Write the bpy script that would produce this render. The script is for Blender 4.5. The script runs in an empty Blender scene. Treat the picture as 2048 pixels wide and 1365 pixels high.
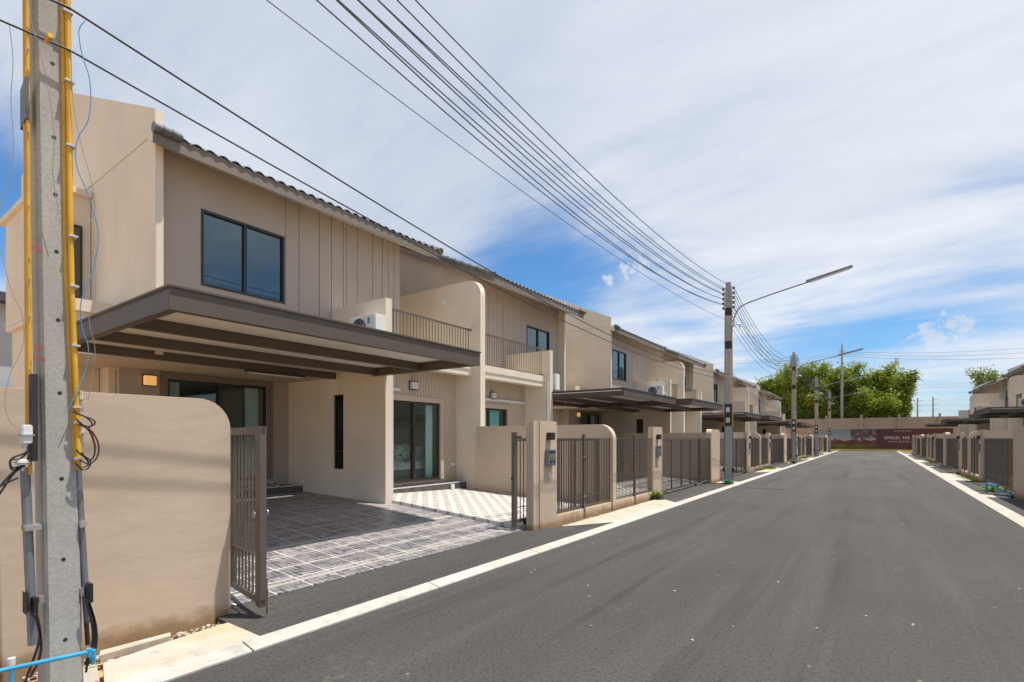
import bpy, bmesh, math, random
from math import sin, cos, pi, radians, atan2, sqrt
from mathutils import Vector, Matrix
random.seed(7)
SC = bpy.context.scene
COL = SC.collection

# ------------------------------------------------------------------ camera, world, sun, exposure
HC = 1.6; FPX = 1023.0; UVP = 1750.0; HOR = 877.0
yaw = math.atan((UVP - 1024) / FPX)
S_, C_ = sin(yaw), cos(yaw)
cam_d = bpy.data.cameras.new('camera'); cam = bpy.data.objects.new('camera', cam_d); COL.objects.link(cam)
cam.location = (0, 0, HC); cam.rotation_euler = (pi / 2, 0, yaw)
cam_d.sensor_width = 36; cam_d.lens = 36 * FPX / 2048; cam_d.shift_y = (HOR - 682.5) / 2048
cam_d.clip_end = 3000; cam_d.clip_start = 0.05
SC.camera = cam
SC.view_settings.view_transform = 'Standard'; SC.view_settings.look = 'None'
SC.view_settings.gamma = 1; SC.view_settings.exposure = 0.45

SUN = Vector((0.68, 0.40, 2.8)).normalized()
elev = math.asin(SUN.z); azi = atan2(SUN.x, SUN.y)
sd = bpy.data.lights.new('sun', 'SUN'); sd.energy = 4.8; sd.angle = radians(0.6); sd.color = (1, 0.95, 0.87)
so = bpy.data.objects.new('sun', sd); COL.objects.link(so); so.location = (0, 0, 50)
so.rotation_euler = SUN.to_track_quat('Z', 'Y').to_euler()

def ydir(u, v):
    t = (u - 1024) / FPX; w = (HOR - v) / FPX
    d = Vector((-S_ + t * C_, C_ + t * S_, w)); return d.normalized()

def make_world():
    w = bpy.data.worlds.new('World'); SC.world = w; w.use_nodes = True
    nt = w.node_tree; nt.nodes.clear(); N = nt.nodes.new; L = nt.links.new
    out = N('ShaderNodeOutputWorld'); bg = N('ShaderNodeBackground'); bg.inputs['Strength'].default_value = 0.11
    L(bg.outputs[0], out.inputs[0])
    sky = N('ShaderNodeTexSky'); sky.sky_type = 'NISHITA'; sky.sun_disc = False
    sky.sun_elevation = elev; sky.sun_rotation = azi; sky.air_density = 1.0; sky.dust_density = 0.6; sky.ozone_density = 2.5
    tc = N('ShaderNodeTexCoord')
    sep = N('ShaderNodeSeparateXYZ'); L(tc.outputs['Generated'], sep.inputs[0])
    def math_(op, a, b=None, clamp=False):
        m = N('ShaderNodeMath'); m.operation = op; m.use_clamp = clamp
        for i, x in enumerate((a, b)):
            if x is None: continue
            if isinstance(x, (int, float)): m.inputs[i].default_value = x
            else: L(x, m.inputs[i])
        return m.outputs[0]
    zz = math_('ADD', math_('MAXIMUM', sep.outputs['Z'], 0.0), 0.16)
    px = math_('DIVIDE', sep.outputs['X'], zz); py = math_('DIVIDE', sep.outputs['Y'], zz)
    comb = N('ShaderNodeCombineXYZ'); L(px, comb.inputs[0]); L(py, comb.inputs[1])
    def noise(scale, detail, rough, dist, off, rot=0, sx=1, sy=1):
        mp = N('ShaderNodeMapping'); mp.inputs['Location'].default_value = off; mp.inputs['Rotation'].default_value = (0, 0, rot)
        mp.inputs['Scale'].default_value = (sx, sy, 1); L(comb.outputs[0], mp.inputs[0])
        n = N('ShaderNodeTexNoise'); n.inputs['Scale'].default_value = scale; n.inputs['Detail'].default_value = detail
        n.inputs['Roughness'].default_value = rough; n.inputs['Distortion'].default_value = dist
        L(mp.outputs[0], n.inputs['Vector']); return n.outputs['Fac']
    n1 = noise(0.55, 8, 0.55, 0.25, (3.1, 1.7, 0))
    n2 = noise(1.2, 8, 0.62, 0.35, (7.3, 2.2, 0), rot=0.9, sx=0.5, sy=1.6)
    n3 = noise(4.0, 6, 0.6, 0.1, (1.3, 5.2, 0), rot=0.9, sx=0.7, sy=1.3)
    base = math_('ADD', math_('MULTIPLY', n1, 0.5), math_('ADD', math_('MULTIPLY', n2, 0.5), math_('MULTIPLY', n3, 0.06)))
    # broad clearings and banks, by direction in the sky
    def blob(u, v, width, amt):
        d = ydir(u, v)
        vm = N('ShaderNodeVectorMath'); vm.operation = 'DOT_PRODUCT'; L(tc.outputs['Generated'], vm.inputs[0]); vm.inputs[1].default_value = d
        e = math_('EXPONENT', math_('MULTIPLY', math_('SUBTRACT', vm.outputs['Value'], 1.0), 1.0 / (width * width)))
        return math_('MULTIPLY', e, amt)
    tot = base
    for b in [(1130, 560, 0.10, -0.24), (1010, 600, 0.07, -0.16), (1330, 590, 0.09, -0.15), (1560, 640, 0.10, -0.14), (1730, 690, 0.10, -0.13), (1950, 620, 0.10, -0.08),
              (-60, 360, 0.09, -0.22), (60, 420, 0.06, -0.12), (560, 250, 0.12, -0.03), (250, 60, 0.30, 0.11), (450, 380, 0.12, -0.02), (800, 430, 0.14, 0.05), (1250, 50, 0.5, 0.12), (1900, 200, 0.30, 0.09), (700, 60, 0.3, 0.05),
              (2040, 330, 0.06, -0.08), (1500, 420, 0.12, 0.08), (1850, 740, 0.05, 0.02), (1240, 650, 0.05, 0.10), (900, 450, 0.06, 0.05)]:
        tot = math_('ADD', tot, blob(*b))
    mr = N('ShaderNodeMapRange'); mr.interpolation_type = 'SMOOTHSTEP'
    mr.inputs['From Min'].default_value = 0.34; mr.inputs['From Max'].default_value = 0.66; L(tot, mr.inputs['Value'])
    # low clouds: small puffs close to the horizon
    n4 = noise(1.6, 8, 0.55, 0.0, (4.1, 9.4, 0), rot=0.6)
    mr2 = N('ShaderNodeMapRange'); mr2.interpolation_type = 'SMOOTHSTEP'; mr2.inputs['From Min'].default_value = 0.56; mr2.inputs['From Max'].default_value = 0.68; L(n4, mr2.inputs['Value'])
    low = math_('MULTIPLY', mr2.outputs[0], math_('SUBTRACT', 1.0, math_('MULTIPLY', sep.outputs['Z'], 3.0), True))
    n5n = N('ShaderNodeTexNoise'); n5n.inputs['Scale'].default_value = 42; n5n.inputs['Detail'].default_value = 6; n5n.inputs['Roughness'].default_value = 0.65; L(tc.outputs['Generated'], n5n.inputs['Vector']); n5 = n5n.outputs['Fac']
    puff = None
    for (u, v, w_) in ((1222, 563, .016), (1195, 571, .009), (1272, 528, .030), (1274, 662, .024), (1895, 682, .045)):
        b_ = blob(u, v, w_, 1.0); puff = b_ if puff is None else math_('MAXIMUM', puff, b_)
    mr3 = N('ShaderNodeMapRange'); mr3.interpolation_type = 'SMOOTHSTEP'; mr3.inputs['From Min'].default_value = 0.55; mr3.inputs['From Max'].default_value = 1.15
    L(math_('ADD', puff, math_('MULTIPLY', math_('SUBTRACT', n5, 0.5), 3.2)), mr3.inputs['Value'])
    low = math_('MAXIMUM', low, math_('MULTIPLY', mr3.outputs[0], math_('MULTIPLY', puff, 2.0, True)))
    mask = math_('MULTIPLY', math_('MAXIMUM', mr.outputs[0], math_('MULTIPLY', low, 0.8)), 0.95)
    cr = N('ShaderNodeValToRGB'); L(base, cr.inputs[0])
    cr.color_ramp.elements[0].position = 0.45; cr.color_ramp.elements[0].color = (4.3, 4.7, 5.4, 1)
    cr.color_ramp.elements[1].position = 0.75; cr.color_ramp.elements[1].color = (6.75, 6.85, 7.1, 1)
    # clear sky: tint towards a deeper blue
    mul = N('ShaderNodeMix'); mul.data_type = 'RGBA'; mul.blend_type = 'MULTIPLY'; mul.inputs[0].default_value = 1
    L(sky.outputs[0], mul.inputs[6]); mul.inputs[7].default_value = (0.50, 0.80, 1.02, 1)
    mx = N('ShaderNodeMix'); mx.data_type = 'RGBA'; L(mask, mx.inputs[0]); L(mul.outputs[2], mx.inputs[6]); L(cr.outputs[0], mx.inputs[7])
    L(mx.outputs[2], bg.inputs[0])
make_world()

# ------------------------------------------------------------------ materials
MATS = {}
class NB:
    def __init__(self, name):
        self.m = bpy.data.materials.new(name); self.m.use_nodes = True
        self.nt = self.m.node_tree; self.N = self.nt.nodes.new; self.L = self.nt.links.new
        self.b = self.nt.nodes['Principled BSDF']
        self.g = self.N('ShaderNodeNewGeometry')
        self.s = self.N('ShaderNodeSeparateXYZ'); self.L(self.g.outputs['Position'], self.s.inputs[0])
    def set(self, sock, x):
        if isinstance(x, (int, float)): sock.default_value = x
        elif isinstance(x, (tuple, list)): sock.default_value = tuple(x) + ((1,) if len(x) == 3 and len(sock.default_value) == 4 else ())
        else: self.L(x, sock)
    def math(self, op, a, b=None, c=None, clamp=False):
        m = self.N('ShaderNodeMath'); m.operation = op; m.use_clamp = clamp
        for i, x in enumerate((a, b, c)):
            if x is not None: self.set(m.inputs[i], x)
        return m.outputs[0]
    def vec(self, sx=1, sy=1, sz=1, rot=(0, 0, 0)):
        mp = self.N('ShaderNodeMapping'); mp.inputs['Scale'].default_value = (sx, sy, sz); mp.inputs['Rotation'].default_value = rot
        self.L(self.g.outputs['Position'], mp.inputs[0]); return mp.outputs[0]
    def noise(self, scale, detail=4, rough=0.55, vec=None, dist=0.0):
        n = self.N('ShaderNodeTexNoise'); n.inputs['Scale'].default_value = scale; n.inputs['Detail'].default_value = detail
        n.inputs['Roughness'].default_value = rough; n.inputs['Distortion'].default_value = dist
        self.L(vec if vec is not None else self.g.outputs['Position'], n.inputs['Vector']); return n.outputs['Fac']
    def rng(self, v, a, b, c=0.0, d=1.0):
        r = self.N('ShaderNodeMapRange'); self.set(r.inputs[0], v)
        for i, x in enumerate((a, b, c, d)): r.inputs[i + 1].default_value = x
        return r.outputs[0]
    def mix(self, f, a, b, mode='MIX'):
        m = self.N('ShaderNodeMix'); m.data_type = 'RGBA'; m.blend_type = mode
        self.set(m.inputs[0], f); self.set(m.inputs[6], a); self.set(m.inputs[7], b); return m.outputs[2]
    def bump(self, h, strength, dist=0.01):
        b = self.N('ShaderNodeBump'); b.inputs['Strength'].default_value = strength; b.inputs['Distance'].default_value = dist
        self.L(h, b.inputs['Height']); self.L(b.outputs[0], self.b.inputs['Normal'])
    def done(self, col, rough=0.8, metal=0.0, spec=None):
        self.set(self.b.inputs['Base Color'], col); self.set(self.b.inputs['Roughness'], rough); self.set(self.b.inputs['Metallic'], metal)
        if spec is not None: self.b.inputs['Specular IOR Level'].default_value = spec
        return self.m
def sc(c, k): return tuple(x * k for x in c)

def paint(name, c, rough=0.75, var=0.06, ns=1.3, bump=0.15, bs=60, bd=0.004, metal=0, spec=None, fine=0.03):
    n = NB(name)
    a = n.noise(ns, 5); f = n.noise(ns * 22, 3)
    col = n.mix(n.rng(a, 0.3, 0.7), sc(c, 1 - var), sc(c, 1 + var))
    col = n.mix(n.rng(f, 0.35, 0.65, 0, fine * 3), col, sc(c, 0.8))
    n.bump(n.noise(bs, 3), bump, bd)
    return n.done(col, rough, metal, spec)

def stucco(name, c, stain=0.0, wave=0.0, streak=0.05):
    n = NB(name)
    a = n.noise(0.9, 6); st = n.noise(1.0, 5, 0.6, n.vec(3.5, 3.5, 0.45))
    col = n.mix(n.rng(a, 0.3, 0.7), sc(c, 0.93), sc(c, 1.05))
    col = n.mix(n.rng(st, 0.52, 0.75, 0, streak * 3), col, sc(c, 0.72))
    if stain:
        e = n.math('ADD', n.s.outputs['Z'], n.math('MULTIPLY', n.noise(3.5, 5), -0.34))
        k = n.rng(e, 0.0, -0.12, 0.0, 1.0)
        col = n.mix(n.math('MULTIPLY', k, stain, clamp=True), col, (0.44, 0.27, 0.12))
        k2 = n.rng(n.math('ADD', n.s.outputs['Z'], n.math('MULTIPLY', n.noise(9, 5), -0.3)), 0.0, -0.1, 0, 0.55)
        col = n.mix(k2, col, (0.16, 0.12, 0.08))
    h = n.math('ADD', n.math('MULTIPLY', n.noise(2.2, 4, 0.5, n.vec(1, 1, 2.4)), wave * 6), n.math('MULTIPLY', n.noise(130, 3), 0.25))
    h = n.math('ADD', h, n.math('MULTIPLY', n.noise(9, 4, 0.6), 0.4 * (1 + wave)))
    n.bump(h, 0.35, 0.006)
    return n.done(col, 0.85, 0, 0.3)

def build_mats():
    M = MATS
    M['pale'] = stucco('pale_stucco', (0.70, 0.615, 0.495), streak=0.045)
    M['taupe'] = paint('taupe_wall_paint', (0.42, 0.36, 0.305), 0.8, 0.04, 0.8)
    M['groove'] = paint('groove_shadow_paint', (0.10, 0.075, 0.055), 0.9)
    M['sid_fine'] = paint('tan_siding_paint', (0.52, 0.42, 0.32), 0.7, 0.05, 1.5)
    M['fence_wall'] = stucco('brown_stucco', (0.53, 0.415, 0.31), stain=0.9, wave=0.45, streak=0.05)
    M['trim'] = paint('brown_trim_paint', (0.185, 0.155, 0.125), 0.6, 0.05)
    M['steel'] = paint('dark_taupe_steel', (0.090, 0.071, 0.053), 0.5, 0.08, 2.0, 0.05)
    M['gate'] = paint('gate_taupe_steel', (0.108, 0.088, 0.068), 0.42, 0.1, 3.0, 0.05)
    M['deck'] = paint('carport_panel_paint', (0.64, 0.60, 0.53), 0.6, 0.05)
    M['tile'] = paint('grey_roof_tile', (0.125, 0.13, 0.135), 0.55, 0.22, 3.0, 0.3, 25)
    M['white'] = paint('white_plastic', (0.72, 0.71, 0.68), 0.4, 0.03)
    M['frame'] = paint('black_window_frame', (0.022, 0.021, 0.021), 0.35, 0.1)
    M['bronze'] = paint('bronze_door_frame', (0.045, 0.032, 0.026), 0.35, 0.1)
    M['black'] = paint('black_rubber', (0.015, 0.015, 0.016), 0.5, 0.1)
    M['blackm'] = paint('black_steel_band', (0.02, 0.02, 0.022), 0.55, 0.2, 8)
    M['galv'] = paint('galvanised_steel', (0.48, 0.49, 0.50), 0.35, 0.12, 12, metal=0.8)
    M['pipegrey'] = paint('grey_conduit_steel', (0.20, 0.215, 0.235), 0.4, 0.15, 6, metal=0.4)
    M['yellow'] = paint('yellow_conduit_plastic', (0.68, 0.37, 0.02), 0.45, 0.16, 4)
    M['yclip'] = paint('grey_clip_steel', (0.55, 0.55, 0.56), 0.4, metal=0.3)
    M['blue'] = paint('blue_pvc', (0.04, 0.30, 0.50), 0.5, 0.2, 9, fine=.08)
    M['bluewire'] = paint('blue_cable', (0.05, 0.28, 0.52), 0.5)
    M['greywire'] = paint('grey_cable', (0.30, 0.25, 0.23), 0.5)
    M['redwire'] = paint('red_cable', (0.40, 0.03, 0.03), 0.5)
    M['redpaint'] = paint('red_marker_paint', (0.42, 0.05, 0.06), 0.7)
    M['greenwire'] = paint('weathered_cable', (0.035, 0.042, 0.042), 0.5)
    M['curtain'] = paint('pale_curtain', (0.78, 0.80, 0.78), 0.9, 0.05)
    M['greencurtain'] = paint('green_curtain', (0.30, 0.66, 0.58), 0.9, 0.1)
    M['roomwall'] = paint('room_wall_paint', (0.42, 0.41, 0.38), 0.9, 0.03)
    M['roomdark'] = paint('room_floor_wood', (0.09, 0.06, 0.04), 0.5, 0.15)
    M['sheet'] = paint('mauve_bedding', (0.78, 0.68, 0.69), 0.9, 0.1, 6, 0.6, 12, 0.02)
    M['sofa'] = paint('grey_bed_base', (0.22, 0.23, 0.21), 0.8)
    M['shoe'] = paint('beige_slipper', (0.45, 0.36, 0.26), 0.8)
    M['insul'] = paint('brown_insulator', (0.05, 0.03, 0.025), 0.25)
    M['slate'] = paint('slate_steel_plate', (0.085, 0.09, 0.095), 0.5)
    M['stain_white'] = paint('label_white', (0.6, 0.6, 0.58), 0.6)
    M['maroon'] = paint('maroon_sign_vinyl', (0.075, 0.022, 0.026), 0.5, 0.06)
    M['signtext'] = paint('sign_letter_white', (0.62, 0.58, 0.56), 0.6)
    M['brass'] = paint('brass_numbers', (0.55, 0.42, 0.18), 0.35, metal=0.7)
    M['carpaint'] = paint('black_car_paint', (0.012, 0.013, 0.015), 0.12, 0.02, bump=0)
    M['bark'] = paint('grey_brown_bark', (0.16, 0.12, 0.09), 0.9, 0.3, 3, 0.8, 14, 0.03)
    M['debris'] = paint('broken_concrete', (0.42, 0.36, 0.28), 0.9, 0.2, 9, 0.6, 30)
    M['brick'] = paint('terracotta_fragment', (0.36, 0.13, 0.07), 0.9, 0.2, 9)
    # concrete pole
    n = NB('pole_concrete')
    a = n.noise(3, 6, 0.6, n.vec(1, 1, 0.4)); b = n.noise(55, 4)
    col = n.mix(n.rng(a, 0.3, 0.7), (0.34, 0.325, 0.29), (0.47, 0.45, 0.41))
    v = n.N('ShaderNodeTexVoronoi'); v.inputs['Scale'].default_value = 24; n.L(n.vec(1, 1, 2.2), v.inputs['Vector'])
    pore = n.math('MULTIPLY', n.rng(v.outputs['Distance'], 0.16, 0.06, 0, 1), n.rng(n.noise(7, 3), 0.48, 0.62))
    col = n.mix(n.math('MULTIPLY', pore, 0.85, clamp=True), col, (0.10, 0.09, 0.08))
    col = n.mix(n.rng(b, 0.40, 0.66, 0, 0.4), col, (0.25, 0.24, 0.215))
    n.bump(n.math('SUBTRACT', n.math('MULTIPLY', b, 0.4), pore), 0.6, 0.004); M['pole'] = n.done(col, 0.9, 0, 0.25)
    # asphalt
    n = NB('asphalt')
    big = n.noise(0.35, 6, 0.6); streak = n.noise(1.0, 7, 0.65, n.vec(1.7, 0.10, 1)); fine = n.noise(160, 2, 0.7); mid = n.noise(9, 6, 0.65)
    col = n.mix(n.rng(big, 0.3, 0.7), (0.026, 0.0235, 0.0225), (0.050, 0.045, 0.042))
    col = n.mix(n.rng(streak, 0.48, 0.70, 0, 0.75), col, (0.072, 0.064, 0.058))
    cross = n.noise(1.0, 5, 0.6, n.vec(0.25, 2.6, 1), 0.3)
    col = n.mix(n.rng(cross, 0.55, 0.72, 0, 0.28), col, (0.04, 0.036, 0.034))
    dust = n.math('MULTIPLY', n.rng(n.noise(0.8, 6, 0.7), 0.56, 0.72), n.rng(mid, 0.5, 0.66))
    col = n.mix(n.math('MULTIPLY', dust, 0.75), col, (0.16, 0.138, 0.115))
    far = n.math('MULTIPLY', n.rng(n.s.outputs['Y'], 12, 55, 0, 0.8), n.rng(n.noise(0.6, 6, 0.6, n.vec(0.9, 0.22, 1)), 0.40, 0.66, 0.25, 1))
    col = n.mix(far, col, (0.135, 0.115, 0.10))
    v = n.N('ShaderNodeTexVoronoi'); v.inputs['Scale'].default_value = 3.6; n.L(n.g.outputs['Position'], v.inputs['Vector'])
    spot = n.math('MULTIPLY', n.rng(n.math('ADD', v.outputs['Distance'], n.math('MULTIPLY', n.noise(30, 2), 0.06)), 0.09, 0.06), n.rng(n.noise(0.9, 2), 0.48, 0.54))
    col = n.mix(n.math('MULTIPLY', spot, 0.7), col, (0.34, 0.28, 0.21))
    col = n.mix(n.rng(fine, 0.42, 0.66, 0, 0.75), col, (0.115, 0.105, 0.096))
    col = n.mix(n.rng(n.noise(34, 4, 0.8), 0.49, 0.64, 0, 0.7), col, (0.012, 0.011, 0.011))
    tl = n.noise(1.0, 4, 0.6, n.vec(2.2, 0.06, 1)); tyre = n.math('MULTIPLY', n.rng(tl, 0.56, 0.66), n.rng(n.noise(0.5, 3), 0.35, 0.6, 0.3, 1))
    col = n.mix(n.math('MULTIPLY', tyre, 0.55), col, (0.018, 0.017, 0.017))
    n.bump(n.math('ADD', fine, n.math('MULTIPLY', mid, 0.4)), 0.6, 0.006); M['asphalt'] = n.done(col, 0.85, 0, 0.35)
    # concrete kerb and pads
    def conc(name, c, sandy):
        n = NB(name); a = n.noise(1.4, 6); b = n.noise(45, 4)
        col = n.mix(n.rng(a, 0.3, 0.7), sc(c, 0.86), sc(c, 1.06))
        col = n.mix(n.rng(n.noise(2.0, 6, 0.65), 0.48, 0.66, 0, sandy), col, (0.55, 0.33, 0.15))
        col = n.mix(n.rng(n.noise(7, 6, 0.75), 0.52, 0.68, 0, 0.6), col, sc(c, 0.55))
        col = n.mix(n.rng(b, 0.4, 0.7, 0, 0.3), col, sc(c, 0.7))
        n.bump(n.math('ADD', b, n.noise(8, 3)), 0.3, 0.004); return n.done(col, 0.9, 0, 0.25)
    M['kerb'] = conc('kerb_concrete', (0.44, 0.425, 0.385), 0.32)
    M['pad'] = conc('verge_concrete', (0.46, 0.42, 0.36), 0.6)
    M['drain'] = conc('drain_cover_concrete', (0.36, 0.345, 0.31), 0.15)
    M['sand'] = conc('orange_sand', (0.46, 0.31, 0.17), 0.8)
    M['endwall'] = conc('end_wall_concrete', (0.38, 0.31, 0.245), 0.25)
    # driveway tiles: plank pattern inside square tiles
    n = NB('driveway_tile')
    def lines(coord, period, w, off=0.0):
        f = n.math('FRACT', n.math('DIVIDE', n.math('ADD', coord, 100.0 + off), period))
        d = n.math('ABSOLUTE', n.math('SUBTRACT', f, 0.5))
        return n.math('GREATER_THAN', d, 0.5 - w / period / 2)
    X, Y = n.s.outputs['X'], n.s.outputs['Y']
    br = n.N('ShaderNodeTexBrick'); br.offset = 0.37; br.inputs['Scale'].default_value = 1
    br.inputs['Brick Width'].default_value = 0.31; br.inputs['Row Height'].default_value = 0.075; br.inputs['Mortar Size'].default_value = 0.004
    br.inputs['Color1'].default_value = (0.062, 0.061, 0.068, 1); br.inputs['Color2'].default_value = (0.27, 0.255, 0.265, 1); br.inputs['Mortar'].default_value = (0.46, 0.43, 0.42, 1)
    mp = n.N('ShaderNodeMapping'); mp.inputs['Rotation'].default_value = (0, 0, pi / 2); n.L(n.g.outputs['Position'], mp.inputs[0]); n.L(mp.outputs[0], br.inputs['Vector'])
    br2 = n.N('ShaderNodeTexBrick'); br2.offset = 0.5; br2.inputs['Scale'].default_value = 1
    for b_ in (br, br2):
        b_.inputs['Brick Width'].default_value = 0.2; b_.inputs['Row Height'].default_value = 0.0667; b_.inputs['Mortar Size'].default_value = 0.005
    for nm in ('Color1', 'Color2', 'Mortar'): br2.inputs[nm].default_value = br.inputs[nm].default_value
    n.L(n.g.outputs['Position'], br2.inputs['Vector'])
    ck = n.math('MODULO', n.math('ADD', n.math('FLOOR', n.math('DIVIDE', n.math('ADD', X, 100.0), 0.2)), n.math('FLOOR', n.math('DIVIDE', n.math('ADD', Y, 100.0), 0.2))), 2.0)
    grain = n.noise(10, 5, 0.6, n.vec(3, 1.5, 1)); wv = n.mix(ck, br.outputs['Color'], br2.outputs['Color']); col = n.mix(n.rng(grain, 0.38, 0.65, 0, 0.4), wv, (0.16, 0.15, 0.155))
    g = n.math('MAXIMUM', lines(X, 0.40, 0.015), lines(Y, 0.40, 0.015))
    col = n.mix(g, col, (0.62, 0.58, 0.52)); col = n.mix(n.rng(n.noise(1.1, 5), 0.52, 0.7, 0, 0.3), col, (0.36, 0.32, 0.28))
    n.bump(g, 0.3, -0.002); M['drivetile'] = n.done(col, n.rng(grain, 0.2, 0.8, 0.32, 0.5), 0, 0.5)
    # patio tiles: staggered brown crosses on white
    n = NB('patio_tile'); X, Y = n.s.outputs['X'], n.s.outputs['Y']
    def fr(c, per, off=0): return n.math('SUBTRACT', n.math('FRACT', n.math('DIVIDE', n.math('ADD', c, 100 + off), per)), 0.5)
    def cross(off):
        fx = n.math('ABSOLUTE', fr(X, 0.32, off)); fy = n.math('ABSOLUTE', fr(Y, 0.32, off))
        a = n.math('MULTIPLY', n.math('LESS_THAN', fx, 0.23), n.math('LESS_THAN', fy, 0.11))
        b = n.math('MULTIPLY', n.math('LESS_THAN', fx, 0.11), n.math('LESS_THAN', fy, 0.23))
        hole = n.math('MULTIPLY', n.math('LESS_THAN', fx, 0.045), n.math('LESS_THAN', fy, 0.045))
        return n.math('SUBTRACT', n.math('MAXIMUM', a, b), hole)
    k = n.math('MAXIMUM', cross(0), cross(0.16))
    col = n.mix(k, (0.62, 0.60, 0.57), (0.27, 0.225, 0.20))
    col = n.mix(n.rng(n.noise(14, 5, 0.7), 0.42, 0.62, 0, 0.6), col, (0.42, 0.39, 0.36))
    ln = n.math('MAXIMUM', n.math('GREATER_THAN', n.math('ABSOLUTE', fr(X, 0.32)), 0.486), n.math('GREATER_THAN', n.math('ABSOLUTE', fr(Y, 0.32)), 0.486))
    col = n.mix(ln, col, (0.33, 0.31, 0.29)); M['patiotile'] = n.done(col, 0.4, 0, 0.5)
    M['strip'] = paint('pale_border_tile', (0.36, 0.335, 0.30), 0.5, 0.15, 6)
    M['steptile'] = paint('dark_step_tile', (0.10, 0.088, 0.08), 0.5, 0.35, 6)
    M['stepedge'] = paint('pale_step_nosing', (0.55, 0.53, 0.50), 0.5, 0.1, 6)
    # glass
    def glass(name, tint, mixf):
        n = NB(name); nt = n.nt
        tr = n.N('ShaderNodeBsdfTransparent'); tr.inputs[0].default_value = tint + (1,)
        gl = n.N('ShaderNodeBsdfGlossy'); gl.inputs[0].default_value = (0.80, 0.93, 0.95, 1); gl.inputs['Roughness'].default_value = 0.012
        dp = n.N('ShaderNodeVectorMath'); dp.operation = 'DOT_PRODUCT'; n.L(n.g.outputs['Normal'], dp.inputs[0]); n.L(n.g.outputs['Incoming'], dp.inputs[1])
        k = n.math('POWER', n.math('SUBTRACT', 1.0, n.math('ABSOLUTE', dp.outputs['Value'])), 4.0)
        f = n.math('ADD', n.math('MULTIPLY', k, 0.9), mixf, clamp=True); ms = n.N('ShaderNodeMixShader')
        n.L(f, ms.inputs[0]); n.L(tr.outputs[0], ms.inputs[1]); n.L(gl.outputs[0], ms.inputs[2])
        n.L(ms.outputs[0], nt.nodes['Material Output'].inputs[0]); return n.m
    M['glass'] = glass('door_glass', (0.84, 0.93, 0.91), 0.045)
    M['glasstint'] = glass('tinted_window_glass', (0.25, 0.36, 0.38), 0.15)
    n = NB('dark_glass'); M['darkglass'] = n.done((0.008, 0.01, 0.011), 0.05, 0, 0.5)
    n = NB('frosted_lamp'); M['lampoff'] = n.done((0.62, 0.58, 0.58), 0.35)
    n = NB('lit_lamp_glass'); n.b.inputs['Emission Color'].default_value = (1.0, 0.50, 0.16, 1); n.b.inputs['Emission Strength'].default_value = 0.4; M['lampon'] = n.done((0.8, 0.5, 0.25), 0.4)
    # foliage
    def leaf(name, a, b):
        n = NB(name); k = n.noise(0.8, 5, 0.6); col = n.mix(n.rng(k, 0.35, 0.65), a, b)
        col = n.mix(n.rng(n.noise(6, 3), 0.35, 0.7, 0, 0.5), col, sc(b, 1.35))
        tl = n.N('ShaderNodeBsdfTranslucent'); n.set(tl.inputs[0], col); ms = n.N('ShaderNodeMixShader'); ms.inputs[0].default_value = 0.35
        m = n.done(col, 0.6, 0, 0.3); n.L(n.b.outputs[0], ms.inputs[1]); n.L(tl.outputs[0], ms.inputs[2]); n.L(ms.outputs[0], n.nt.nodes['Material Output'].inputs[0]); return m
    M['leaf1'] = leaf('olive_leaf', (0.12, 0.185, 0.028), (0.30, 0.36, 0.045))
    M['leaf2'] = leaf('deep_green_leaf', (0.08, 0.135, 0.024), (0.22, 0.28, 0.036))
    M['leaf3'] = leaf('weed_leaf', (0.09, 0.17, 0.03), (0.2, 0.28, 0.04))
    # printed picture on the hoarding
    n = NB('printed_park_picture'); X, Z = n.s.outputs['X'], n.s.outputs['Z']
    col = n.mix(n.rng(Z, 1.2, 2.7), (0.30, 0.30, 0.30), (0.15, 0.21, 0.27))
    lawn = n.math('LESS_THAN', Z, n.math('ADD', 0.55, n.math('MULTIPLY', n.noise(0.6, 2), 0.45)))
    hed = n.math('LESS_THAN', Z, n.math('ADD', 0.9, n.math('MULTIPLY', n.noise(1.4, 5), 0.9)))
    col = n.mix(hed, col, (0.085, 0.03, 0.022)); 
    reg = n.math('MULTIPLY', n.rng(X, -3.3, -2.5), n.rng(Z, 1.15, 1.7))
    crown = n.math('GREATER_THAN', n.math('MULTIPLY', n.noise(2.6, 6, 0.75), reg), 0.44)
    col = n.mix(crown, col, (0.09, 0.05, 0.05))
    bush = n.math('GREATER_THAN', n.math('MULTIPLY', n.noise(1.3, 4, 0.6), n.math('LESS_THAN', Z, 1.65)), 0.54); col = n.mix(bush, col, (0.12, 0.045, 0.035))
    reg = n.math('LESS_THAN', n.math('ABSOLUTE', n.math('SUBTRACT', X, -1.4)), 0.08); col = n.mix(n.math('MULTIPLY', reg, n.math('LESS_THAN', Z, 1.8)), col, (0.07, 0.04, 0.04))
    col = n.mix(lawn, col, n.mix(n.rng(n.noise(0.7, 4), 0.4, 0.6), (0.05, 0.05, 0.012), (0.13, 0.12, 0.015)))
    M['picture'] = n.done(col, 0.5)
build_mats()
M = MATS

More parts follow.
